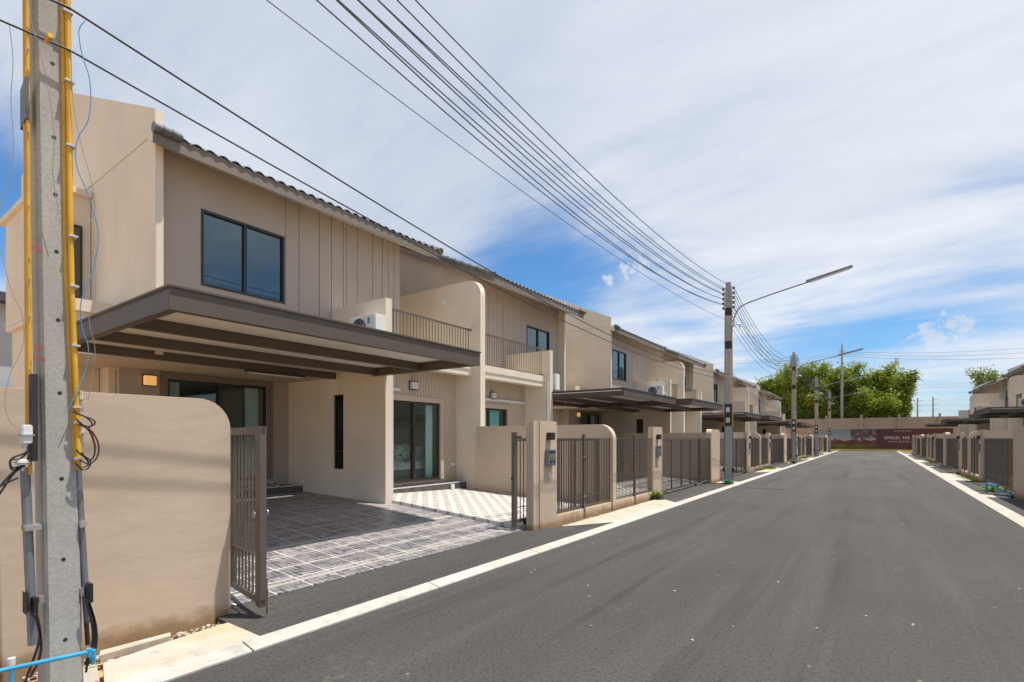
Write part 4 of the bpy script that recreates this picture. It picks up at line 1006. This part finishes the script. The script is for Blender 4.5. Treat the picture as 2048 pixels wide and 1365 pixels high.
for i, u in enumerate(([(62, 888), (52, 905), (28, 915), (20, 925), (26, 940), (48, 928), (62, 905)], [(64, 890), (60, 915), (34, 938), (16, 955), (-10, 985)], [(66, 895), (62, 920), (30, 945), (8, 975), (-15, 1010)],
         [(60, 900), (40, 918), (22, 920), (24, 935), (50, 932)], [(-20, 980), (10, 968), (36, 956)])):
    wire('cable_loop', u, .0055, M['black'], parent=p1)
wire('cable_loop', [(30, 938), (36, 936), (60, 920)], .004, M['redwire'], parent=p1)
wire('cable_loop', [(172, 856), (184, 868), (192, 895)], .0035, M['redwire'], parent=p1)
for i, u in enumerate(([(176, 1200), (188, 1240), (190, 1280), (178, 1310), (172, 1345)], [(172, 1200), (184, 1250), (184, 1290), (170, 1330)], [(178, 1205), (192, 1255), (191, 1300), (176, 1330)],
                       [(70, 1230), (82, 1280), (78, 1320), (60, 1355)], [(74, 1232), (80, 1270), (70, 1310), (50, 1365)])):
    wire('ground_cable', u, .007, M['black'], parent=p1)
wire('ground_cable', [(68, 1228), (82, 1262), (81, 1310), (58, 1350)], .003, M['redwire'], parent=p1)
wire('ground_cable', [(174, 1203), (190, 1260), (188, 1300)], .003, M['redwire'], parent=p1)
# loose coloured wires
wire('blue_cable', [(170, 42), (158, 62), (164, 108), (180, 165), (178, 235), (155, 280), (153, 330), (178, 395), (197, 470), (185, 545), (163, 600), (163, 650), (177, 700), (168, 750), (136, 820)], .0028, M['bluewire'], 'thin blue cable dangling beside the near utility pole', 'cable')
wire('grey_cable', [(142, 100), (146, 200), (160, 280), (182, 360), (190, 420), (172, 470), (190, 520), (190, 600), (178, 640), (190, 700), (184, 760), (176, 800)], .0018, M['greywire'], 'thin grey cable hanging right of the yellow conduits', 'cable')
wire('grey_cable', [(19, 52), (26, 120), (22, 200), (27, 290), (20, 360), (2, 410), (-6, 450)], .0018, M['greywire'], 'thin grey cable hanging left of the near utility pole', 'cable')
wire('grey_cable', [(56, -5, -4.04), (64, 50, -4.03), (82, 110, -4.03), (98, 190, -4.03), (108, 270, -4.03), (106, 350, -4.04), (118, 430, -4.05)], .0018, M['greywire'], 'thin grey cable running down the face of the near pole', 'cable')
wire('grey_cable', [(2, 500), (22, 580), (44, 630), (46, 690), (20, 750), (10, 800), (18, 840), (40, 862)], .0016, M['greywire'], 'thin pinkish cable curving left into the white junction box', 'cable')
wire('yellow_tie', [(-10, 640), (10, 652), (30, 648), (52, 636)], .0018, M['greywire'], 'thin cable tied across to the left yellow conduit', 'cable')

# ------------------------------------------------------------------ street lamps on the poles
def lamp_arm():
    r = empty('street_lamp')
    m = MB(); m.tube(sweep([(0, 0, 5.45), (.10, 0, 5.8), (.35, 0, 6.05), (1.2, 0, 6.27), (2.3, 0, 6.5)]), .022, 8); m.build('arm', M['pipegrey'], r)
    m = MB(); m.prism([(2.2, 6.47), (3.45, 6.74), (3.43, 6.80), (2.2, 6.55)], 'y', -.055, .055); m.build('lamp_housing', M['pipegrey'], r, .01)
    m = MB(); m.prism([(2.3, 6.463), (3.4, 6.70), (3.4, 6.728), (2.3, 6.49)], 'y', -.04, .04); m.build('lamp_tube', M['white'], r)
    m = MB(); m.box(-.04, .06, -.06, .06, 5.35, 5.5).tube([(.12, 0, 5.42), (.22, 0, 5.42), (.24, 0, 5.32)], .03, 8); m.build('bracket', M['galv'], r)
    return r
la = lamp_arm()
for i in range(1, 5):
    o = la if i == 1 else copy_tree(la); o.location = (-4.0, PY[i], .1)
    tag(o, ['', 'nearest street lamp with long arm reaching over the road', 'second street lamp arm over the road', 'third street lamp arm over the road', 'farthest street lamp arm before the trees'][i], 'street lamp', 'street lamps on the utility poles')

# ------------------------------------------------------------------ overhead lines
def span(name, a, b, sag, r, mat, lab, group, n=28):
    a, b = Vector(a), Vector(b); pts = []
    for i in range(n + 1):
        t = i / n; p = a.lerp(b, t); p.z -= 4 * sag * t * (1 - t); pts.append(p)
    m = MB(); m.tube(pts, r, 6); o = m.build(name, mat); tag(o, lab, 'power line', group); return o
GW = M['greenwire']
ORDW = ['topmost', 'second highest', 'middle', 'fourth highest', 'lowest']
seg = ['from the nearest pole to the second', 'from the second pole to the third', 'from the third pole to the fourth', 'from the fourth pole to the farthest']
PX = [-4.21] + [-4.12 - .02 * i for i in range(1, 5)]
for s_ in range(4):
    for sd2 in (-1, 1):
        for i in range(4 if sd2 < 0 else 5):
            z = 7.0 - .22 - i * .165; dx = .20 * sd2
            sag = (.45 + .06 * i + (.05 if sd2 > 0 else 0)) if s_ == 0 else (1.25, 1.2, .9, .9)[s_] * (.75 + .05 * i)
            xa = PX[s_] + dx * .9; xb = PX[s_ + 1] + dx * .9
            ya = PY[s_]; yb = PY[s_ + 1]
            if s_ == 0: za = z - .25
            else: za = z
            span('power_line', (xa, ya, za), (xb, yb, z), sag, .0075 if s_ == 0 else .009, GW, '%s overhead line on the %s side, ' % (ORDW[i], 'house' if sd2 < 0 else 'road') + seg[s_], 'overhead lines ' + seg[s_])
span('power_line', (-4.25, .99, 5.42), (-4.20, 18.8, 5.7), .32, .0045, GW, 'thin single line slung below the bundle, nearest span', 'thin single lines')
span('power_line', (-4.20, 18.8, 5.7), (-4.2, 36.5, 5.7), .9, .006, GW, 'thin single line slung below the bundle, second span', 'thin single lines')
for s_ in range(4):
    za, zb_ = (4.26, 3.82) if s_ == 0 else (3.82, 3.82)
    span('telecom_cable', (-4.06 if s_ == 0 else -4.0, PY[s_], za), (-4.0, PY[s_ + 1], zb_), .55 if s_ == 0 else .7, .007, M['black'], 'upper black telephone cable ' + seg[s_], 'telephone cables')
    za, zb_ = (4.0, 3.64) if s_ == 0 else (3.64, 3.64)
    span('telecom_cable', (-4.06 if s_ == 0 else -4.0, PY[s_], za), (-4.0, PY[s_ + 1], zb_), .45 if s_ == 0 else .6, .0062, M['black'], 'lower black telephone cable ' + seg[s_], 'telephone cables')
span('telecom_cable', (-4.4, -6, 4.7), (-4.06, .99, 4.26), .3, .007, M['black'], 'upper black telephone cable arriving at the near pole', 'telephone cables')
span('telecom_cable', (-4.4, -6, 4.3), (-4.06, .99, 4.0), .15, .0062, M['black'], 'lower black telephone cable arriving at the near pole', 'telephone cables')

# ------------------------------------------------------------------ blue water pipes
def pipe(pts, r, lab):
    m = MB(); m.tube(pts, r, 12)
    for p in pts[1:-1]: 
        m.tube([Vector(p) + Vector((0, 0, -.03)), Vector(p) + Vector((0, 0, .02))], r * 1.25, 12)
    tag(m.build('water_pipe', M['blue']), lab, 'pipe')
a = pt(-60, 1355, -3.95); b = pt(186, 1302, -4.02); c = pt(186, 1322, -4.02)
pipe([a, tuple(Vector(b) + Vector((0, -.02, 0))), (b[0], b[1], b[2] - .015), (c[0], c[1], c[2] - .02)], .013, 'bright blue plastic water pipe elbowed in front of the near pole')
q = pt(23, 1320, -4.05); m = MB(); m.tube([(q[0], q[1], 0), (q[0], q[1], q[2])], .012, 12); pc = m.build('water_pipe', M['blue'])
m = MB(); m.tube([(q[0], q[1], q[2] - .03), (q[0], q[1], q[2] + .01)], .018, 12); m.build('pipe_cap', M['stain_white'], pc)
tag(pc, 'short upright blue pipe stub with white cap at the bottom left corner', 'pipe')
pipe([(-4.25, 18.45, -.02), (-4.25, 18.45, .16), (-3.98, 18.75, .14), (-3.98, 18.75, -.02)], .016, 'small blue water pipe at the foot of the second pole')
pipe([(2.62, 19.9, 0), (2.62, 19.9, .30), (2.75, 19.2, .30), (2.75, 19.2, .14), (2.95, 18.9, .14), (2.95, 18.9, 0)], .022, 'stepped blue water pipe by the right-hand wall')
pipe([(-4.3, 36.2, -.02), (-4.3, 36.2, .2), (-4.0, 36.5, .2), (-4.0, 36.5, 0)], .022, 'small blue water pipe at the foot of the third pole')

# ------------------------------------------------------------------ sand strip with rubble, weeds
m = MB()
def rubble(n, x0, x1, y0, y1, zb, s0, s1, mb):
    for i in range(n):
        x, y, s = random.uniform(x0, x1), random.uniform(y0, y1), random.uniform(s0, s1); vs = []
        for k in range(8):
            d = Vector(((k & 1) * 2 - 1, ((k >> 1) & 1) * 2 - 1, ((k >> 2) & 1) * 2 - 1)); d *= s * random.uniform(.6, 1.1); d.z *= .55; vs.append((x + d.x, y + d.y, zb + d.z))
        mb.add(vs, [(0, 1, 3, 2), (4, 6, 7, 5), (0, 4, 5, 1), (2, 3, 7, 6), (0, 2, 6, 4), (1, 5, 7, 3)])
rubble(320, -4.68, -4.42, .9, 2.2, -.005, .004, .016, m); rubble(260, -4.68, -4.6, 8.1, 12.9, .0, .006, .02, m); rubble(120, -4.3, -3.0, 1.0, 5.0, .04, .001, .004, MB())
tag(m.build('rubble', M['debris']), kind='stuff', label='small stones and mortar crumbs along the foot of the walls')
m = MB(); rubble(110, -3.6, 2.0, 2.5, 30, .002, .004, .012, m); tag(m.build('road_grit', M['debris']), kind='stuff', label='scattered pale grit on the asphalt')
def chunk(pts, h, lab, mat, cat='rubble'):
    mb = MB(); mb.prism(pts, 'z', .0, h); tag(mb.build('concrete_fragment', mat, None, .004), lab, cat)
chunk([(-4.60, 1.30), (-4.50, 1.27), (-4.50, 1.72), (-4.58, 1.75)], .055, 'long pale concrete offcut lying against the near wall', M['debris'])
chunk([(-4.62, 1.08), (-4.54, 1.06), (-4.54, 1.15), (-4.60, 1.16)], .05, 'dark red brick fragment beside the near pole', M['brick'])
chunk([(-4.04, 1.115), (-4.06, 1.13), (-3.86, 1.16), (-3.85, 1.14)], .055, 'reddish brick sliver on the drain cover', M['brick'])
def weed(x, y, z, h, n, lab, sp=.18):
    mb = MB()
    for i in range(n):
        a = random.uniform(0, 2 * pi); r = random.uniform(0, sp); d = Vector((cos(a), sin(a), 0)); t = Vector((-sin(a), cos(a), 0)); hh = h * random.uniform(.4, 1)
        p0 = Vector((x, y, z)) + d * r * .3; p1_ = p0 + d * r + Vector((0, 0, hh)); l = random.uniform(.03, .06)
        mb.add([p0, p0 + t * .004, p1_], [(0, 1, 2)]); 
        mb.add([p1_ - t * l * .5, p1_ + d * l, p1_ + t * l * .5, p1_ - d * l + Vector((0, 0, random.uniform(-.02, .03)))], [(0, 1, 2, 3)])
        pm = p0.lerp(p1_, .6); mb.add([pm - t * l * .5, pm + d * l, pm + t * l * .5, pm - d * l], [(0, 1, 2, 3)])
    tag(mb.build('weed', M['leaf3']), lab, 'plant', 'weeds by the fences')
weed(-4.58, 12.95, 0, .24, 160, 'leafy green weed growing at the foot of the second pillar')
weed(-4.15, 18.55, 0, .18, 60, 'small green weed at the base of the second utility pole')
weed(-4.15, 36.2, 0, .28, 90, 'bright green weed at the base of the third utility pole')
weed(2.85, 20.6, 0, .20, 160, 'green weed beside the stepped blue pipe on the right', .4)
def grass(name, spots, lab):
    mb = MB()
    for (x0, x1, y0, y1, n, h) in spots:
        for i in range(n):
            x, y = random.uniform(x0, x1), random.uniform(y0, y1); a = random.uniform(0, pi); hh = h * random.uniform(.5, 1.3); w = .012 + y * .0004
            mb.add([(x - w * cos(a), y - w * sin(a), -.02), (x + w * cos(a), y + w * sin(a), -.02), (x + random.uniform(-.05, .05), y + random.uniform(-.05, .05), hh)], [(0, 1, 2)])
    tag(mb.build(name, M['leaf3']), kind='stuff', label=lab)
grass('grass', [(-4.7, -4.5, 27.0, 31.0, 900, .10), (-4.5, -4.2, 28.5, 30.0, 300, .09), (2.9, 3.1, 24.5, 28.5, 500, .09), (2.9, 3.1, 43, 46, 400, .10), (2.8, 3.1, 33, 35, 250, .08), (-4.7, -4.3, 45, 48, 500, .12)], 'ragged grass along the fence feet')

# ------------------------------------------------------------------ end of the road: sand bank, hoarding, concrete wall, trees
m = MB(); m.prism([(-14, 78.5), (14, 78.5), (14, 83), (-14, 83)], 'z', -.05, .12); tag(m.build('sandy_bank', M['sand']), kind='structure')
grass('grass', [(-6, 5, 79.2, 79.8, 700, .3)], 'thin grass line below the hoarding')
m = MB(); m.box(-5.1, .18, 80.0, 80.06, .12, 2.78); hp = m.build('advertising_hoarding', M['picture'])
m = MB(); m.box(-6.9, -5.1, 80.0, 80.06, .5, 2.70); m.build('picture_panel', M['picture'], hp)
m = MB(); m.box(.18, 7.6, 79.99, 80.05, .15, 2.80); m.build('maroon_panel', M['maroon'], hp)
# words on the maroon panel
text_mesh('ENGEL HA', .50, M['signtext'], 'lettering', hp, (.98, 79.98, 1.50), (pi / 2, 0, 0), .004, 1.12)
text_mesh('DONATE - BATTHON', .20, M['signtext'], 'lettering', hp, (1.35, 79.98, 1.12), (pi / 2, 0, 0), .004, 1.1)
text_mesh('TOWNHOME  SERIES', .16, M['signtext'], 'lettering', hp, (1.9, 79.98, 2.45), (pi / 2, 0, 0), .004, 1.2)
tag(hp, 'long advertising hoarding with printed park picture and maroon lettered panel', 'hoarding')
m = MB(); x = -42.0; i = 0
m.box(-60, 60, 84.2, 84.4, -.05, 4.35); ew = m.build('end_wall', M['endwall'])
m = MB()
x = -22.0
while x < 40: m.box(x - .16, x + .16, 83.98, 84.2, -.05, 4.36).box(x - .12, x + .12, 84.21, 84.39, 4.35, 4.78); x += 4.1
m.build('wall_posts', M['endwall'], ew); tag(ew, 'tall panelled concrete wall closing the end of the road', 'wall')

def tree(name, x, y, h, spread, seed, leafm, lab, trunk_r=.22, nleaf=5200, lean=0, z0=0, size=.34, bare=.0):
    rnd = random.Random(seed); r = empty(name, (x, y, z0))
    mb = MB(); centers = []
    def limb(p, d, L_, rad, depth):
        pts = [p]; n = 5; q = p.copy(); dd = d.copy()
        for i in range(n):
            dd = (dd + Vector((rnd.uniform(-.16, .16), rnd.uniform(-.16, .16), rnd.uniform(0, .1)))).normalized(); q = q + dd * L_ / n; pts.append(q.copy())
            if depth < 3 and i >= 1 - (depth > 0):
                for _ in range(2 if depth < 2 else 1):
                    a = rnd.uniform(0, 2 * pi); side = Vector((cos(a) * spread, sin(a) * spread, rnd.uniform(.25, 1.1))).normalized()
                    limb(q, (dd * .45 + side).normalized(), L_ * rnd.uniform(.34, .52), rad * .45, depth + 1)
        mb.tube(pts, [rad * (1 - .75 * i / n) for i in range(n + 1)], 6 if depth < 2 else 4)
        if depth >= 1: centers.extend([(pts[-1], 1.0), (pts[3], .8)])
        else: centers.append((pts[-1], 1))
    limb(Vector((0, 0, 0)), Vector((lean, 0, 1)).normalized(), h * .84, trunk_r, 0)
    mb.build('trunk', M['bark'], r)
    lf = MB(); per = max(4, nleaf // len(centers))
    for (c, k) in centers:
        cs = rnd.uniform(.55, 1.05) * h * .085; drift = Vector((rnd.uniform(.1, .5), 0, rnd.uniform(-.1, .25)))
        for _ in range(per):
            g = Vector((rnd.gauss(0, 1), rnd.gauss(0, 1), rnd.gauss(0, .75))) * cs * .6; p = c + g + drift * cs * .5
            a = Vector((rnd.gauss(.5, .8), rnd.gauss(0, 1), rnd.gauss(-.25, .8))).normalized(); b = a.cross(Vector((rnd.gauss(0, 1), rnd.gauss(0, 1), rnd.gauss(0, 1)))).normalized()
            l = size * rnd.uniform(.6, 1.3); w = l * .22
            lf.add([p - a * l * .5, p + b * w, p + a * l * .5, p - b * w], [(0, 1, 2, 3)])
    lf.build('crown', leafm, r)
    tag(r, lab, 'tree', 'trees beyond the end wall')
for i, (u, D, vt, spr, mat, lab) in enumerate([
    (1560, 78, 738, .8, 'leaf2', 'leftmost dark green tree beyond the end wall'), (1598, 84, 722, .75, 'leaf1', 'yellow-green bushy tree second from the left beyond the wall'), (1640, 80, 722, .8, 'leaf1', 'broad bright tree behind the farthest street lamps'),
    (1685, 86, 735, .8, 'leaf2', 'mid green tree behind the tall grey post'), (1712, 80, 728, .8, 'leaf1', 'bright green tree just right of the tall grey post'), (1762, 82, 722, .75, 'leaf1', 'bright wind-blown tree left of the rightmost one'),
    (1800, 86, 735, .55, 'leaf2', 'slender open-crowned tree at the right end of the group'), (1575, 90, 775, .9, 'leaf1', 'low green tree filling behind the leftmost trees')]):
    t = (u - 1024) / FPX; Dd = D; X_ = (t * C_ - S_) * Dd; Y_ = (t * S_ + C_) * Dd
    hgt = HC + (HOR - vt) * Dd / FPX
    kx = 88.0 / Y_; X_ *= kx; Y_ *= kx; hgt = HC + (HOR - vt) * Dd * kx / FPX
    tree('tree', X_, Y_, hgt * .70, spr * 1.25, 11 + i, M[mat], lab, nleaf=15000, size=.40)
t = (2006 - 1024) / FPX; D = 95
tree('tree', (t * C_ - S_) * D, (t * S_ + C_) * D, (HC + (HOR - 722) * D / FPX) * .66, .32, 61, M['leaf2'], 'lone tree showing above the right-hand roofs', nleaf=14000, size=.38)
tag(MB().prism([(-40, 86), (12, 86), (12, 100), (-40, 100)], 'z', -.05, 2.6).build('earth_bank', M['sand']), kind='structure')
mb = MB()
for i in range(16000):
    x = random.uniform(-27, 3.9); yy = random.uniform(86.0, 89.5); z = random.uniform(2.5, 7.0 + 1.2 * sin(x * .8) + .7 * sin(x * 2.1 + 1)); a = random.uniform(0, pi); l = random.uniform(.15, .35)
    mb.add([(x - l, yy, z), (x, yy + .1, z - l * .4), (x + l, yy + random.uniform(-.2, .2), z + random.uniform(-.2, .3)), (x, yy, z + l * .4)], [(0, 1, 2, 3)])
tag(mb.build('undergrowth', M['leaf2']), kind='stuff', label='mass of shrubs filling the gaps below the tree crowns')

# tall plain post before the trees, far pylons and high lines
t = (1684 - 1024) / FPX; D = 72; X_, Y_ = (t * C_ - S_) * D, (t * S_ + C_) * D
m = MB(); m.tube([(X_, Y_, 0), (X_, Y_, HC + (HOR - 690) * D / FPX)], [.24, .13], 10); o = m.build('concrete_post', M['pole']); zt_ = HC + (HOR - 703) * D / FPX
m = MB(); m.box(X_ - .35, X_ + .35, Y_ - .06, Y_ + .06, zt_, zt_ + .12).tube([(X_, Y_, zt_), (X_, Y_, zt_ + 1.5)], .05, 6); m.build('crossarm', M['galv'], o); tag(o, 'tall plain concrete post standing in front of the trees', 'post')
for i, (u, vt) in enumerate(((1835, 797), (1866, 794))):
    t = (u - 1024) / FPX; D = 190; x, y = (t * C_ - S_) * D, (t * S_ + C_) * D; zt2 = HC + (HOR - vt) * D / FPX
    m = MB(); m.tube([(x, y, 0), (x, y, zt2)], [.35, .18], 8); o = m.build('transmission_pole', M['pipegrey'])
    m = MB()
    for k in range(3): m.tube([(x - .2, y, zt2 - 1.2 - k * 1.8), (x + 1.6, y, zt2 - .9 - k * 1.8)], .07, 5)
    m.build('crossarm', M['pipegrey'], o); tag(o, ['distant transmission pole, left one of the two beyond the wall', 'distant transmission pole, right one of the two beyond the wall'][i], 'transmission pole', 'distant transmission poles')
t = (1794 - 1024) / FPX; D = 330; x, y = (t * C_ - S_) * D, (t * S_ + C_) * D; zt2 = HC + (HOR - 715) * D / FPX
m = MB()
for sx in (-1, 1):
    for sy in (-1, 1): m.tube([(x + sx * 1.6, y + sy * 1.6, 0), (x + sx * .8, y + sy * .8, zt2 - 6), (x + sx * .6, y, zt2)], .18, 4)
for k in range(14): z = zt2 - k * 3; m.tube([(x - 1, y, z), (x + 1, y, z - 2.4)], .1, 4).tube([(x + 1, y, z), (x - 1, y, z - 2.4)], .1, 4)
tag(m.build('lattice_pylon', M['galv']), 'grey lattice pylon tip rising behind the trees', 'pylon')
def uvD(u, v, D): t = (u - 1024) / FPX; return ((t * C_ - S_) * D, (t * S_ + C_) * D, HC + (HOR - v) * D / FPX)
far = M['pipegrey']
for i, (va, vb, vc) in enumerate(((722, 704, 688), (727, 708, 694), (741, 712, 700))):
    span('high_line', uvD(1380, va, 72), uvD(1684, vb, 72), .5, .022, far, ['upper', 'middle', 'lower'][i] + ' distant line crossing the sky left of the tall post', 'distant high lines on the left')
    span('high_line', uvD(1684, vb, 72), uvD(2200, vc - 8 + i * 6, 74), .8, .022, far, ['upper', 'middle', 'lower'][i] + ' distant line crossing the sky right of the tall post', 'distant high lines on the right')
for i, (va, vb) in enumerate(((765, 758), (771, 766), (795, 792), (808, 800), (820, 812), (830, 822))):
    span('high_line', uvD(1480, va, 190), uvD(2150, vb, 190), 1.5, .035, far, ['first', 'second', 'third', 'fourth', 'fifth', 'lowest'][i] + ' from the top of the six very distant low lines', 'very distant low lines')

# ------------------------------------------------------------------ black car in the far right drive
def car():
    r = empty('parked_car', (5.45, 68.3, .10))
    # profile along x (front towards the road: -x)
    prof = [(-2.1, .35), (-2.15, .62), (-1.95, .80), (-1.1, .93), (-.55, 1.38), (.2, 1.48), (1.1, 1.44), (1.75, 1.05), (2.1, .98), (2.15, .55), (2.05, .32)]
    m = MB(); n = len(prof)
    secs = [(-.86, .9), (-.80, 1.0), (.80, 1.0), (.86, .9)]; vs = []
    for (yy, k) in secs:
        for (a, b) in prof: 
            tuck = .14 * max(0, (b - .93)) / .5 if abs(yy) > .8 else 0
            vs.append((a, yy * (1 - tuck), .32 + (b - .32) * (k if b > .9 else 1)))
    m.add(vs, [(i * n + k, i * n + (k + 1) % n, (i + 1) * n + (k + 1) % n, (i + 1) * n + k) for i in range(3) for k in range(n)] + [tuple(range(n)), tuple(range(4 * n - 1, 3 * n - 1, -1))], True)
    m.build('body', M['carpaint'], r)
    w = MB(); w.add([(-1.08, -.66, .955), (-1.08, .66, .955), (-.58, .58, 1.365), (-.58, -.58, 1.365)], [(0, 1, 2, 3)])
    for v_ in range(4): w.v[-1 - v_] = (w.v[-1 - v_][0] - .02, w.v[-1 - v_][1], w.v[-1 - v_][2] + .02)
    w.build('windscreen', M['darkglass'], r)
    for sy in (-1, 1):
        for xx in (-1.35, 1.3):
            q = MB(); q.tube([(xx, sy * .70, .30), (xx, sy * .88, .30)], .31, 20); wh = q.build('wheel', M['black'], r)
            q = MB(); q.tube([(xx, sy * .875, .30), (xx, sy * .89, .30)], .19, 16); q.build('rim', M['galv'], wh)
        q = MB(); q.box(-2.13, -1.95, sy * .5, sy * .8, .66, .78); q.build('headlight', M['white'], r, .02)
    tag(r, 'black car parked in a drive at the far end of the right row', 'car'); return r
car()

# neighbouring grey house glimpsed left of the near pole
hn = empty('neighbour_house', (-30, 0, 0))
M['greywall'] = paint('pale_grey_wall', (0.42, 0.44, 0.47), 0.8, 0.05); M['darkroof'] = paint('dark_roof_sheet', (0.05, 0.05, 0.055), 0.6)
MB().box(-8, 2, -8, 5.2, 0, 6.9).build('wall', M['greywall'], hn); MB().box(-8.5, 2.6, -8.5, 5.6, 6.9, 7.25).build('roof', M['darkroof'], hn)
MB().box(2.001, 2.6, -8, 5.4, 3.3, 3.5).build('canopy', M['darkroof'], hn)
w_ = MB().box(2.001, 2.05, 2.6, 4.4, 4.4, 6.0).build('window', M['frame'], hn); MB().box(2.051, 2.055, 2.7, 4.3, 4.5, 5.9).build('pane', M['darkglass'], w_)
tag(hn, 'pale grey house with dark roof, glimpsed at the far left edge', 'house')
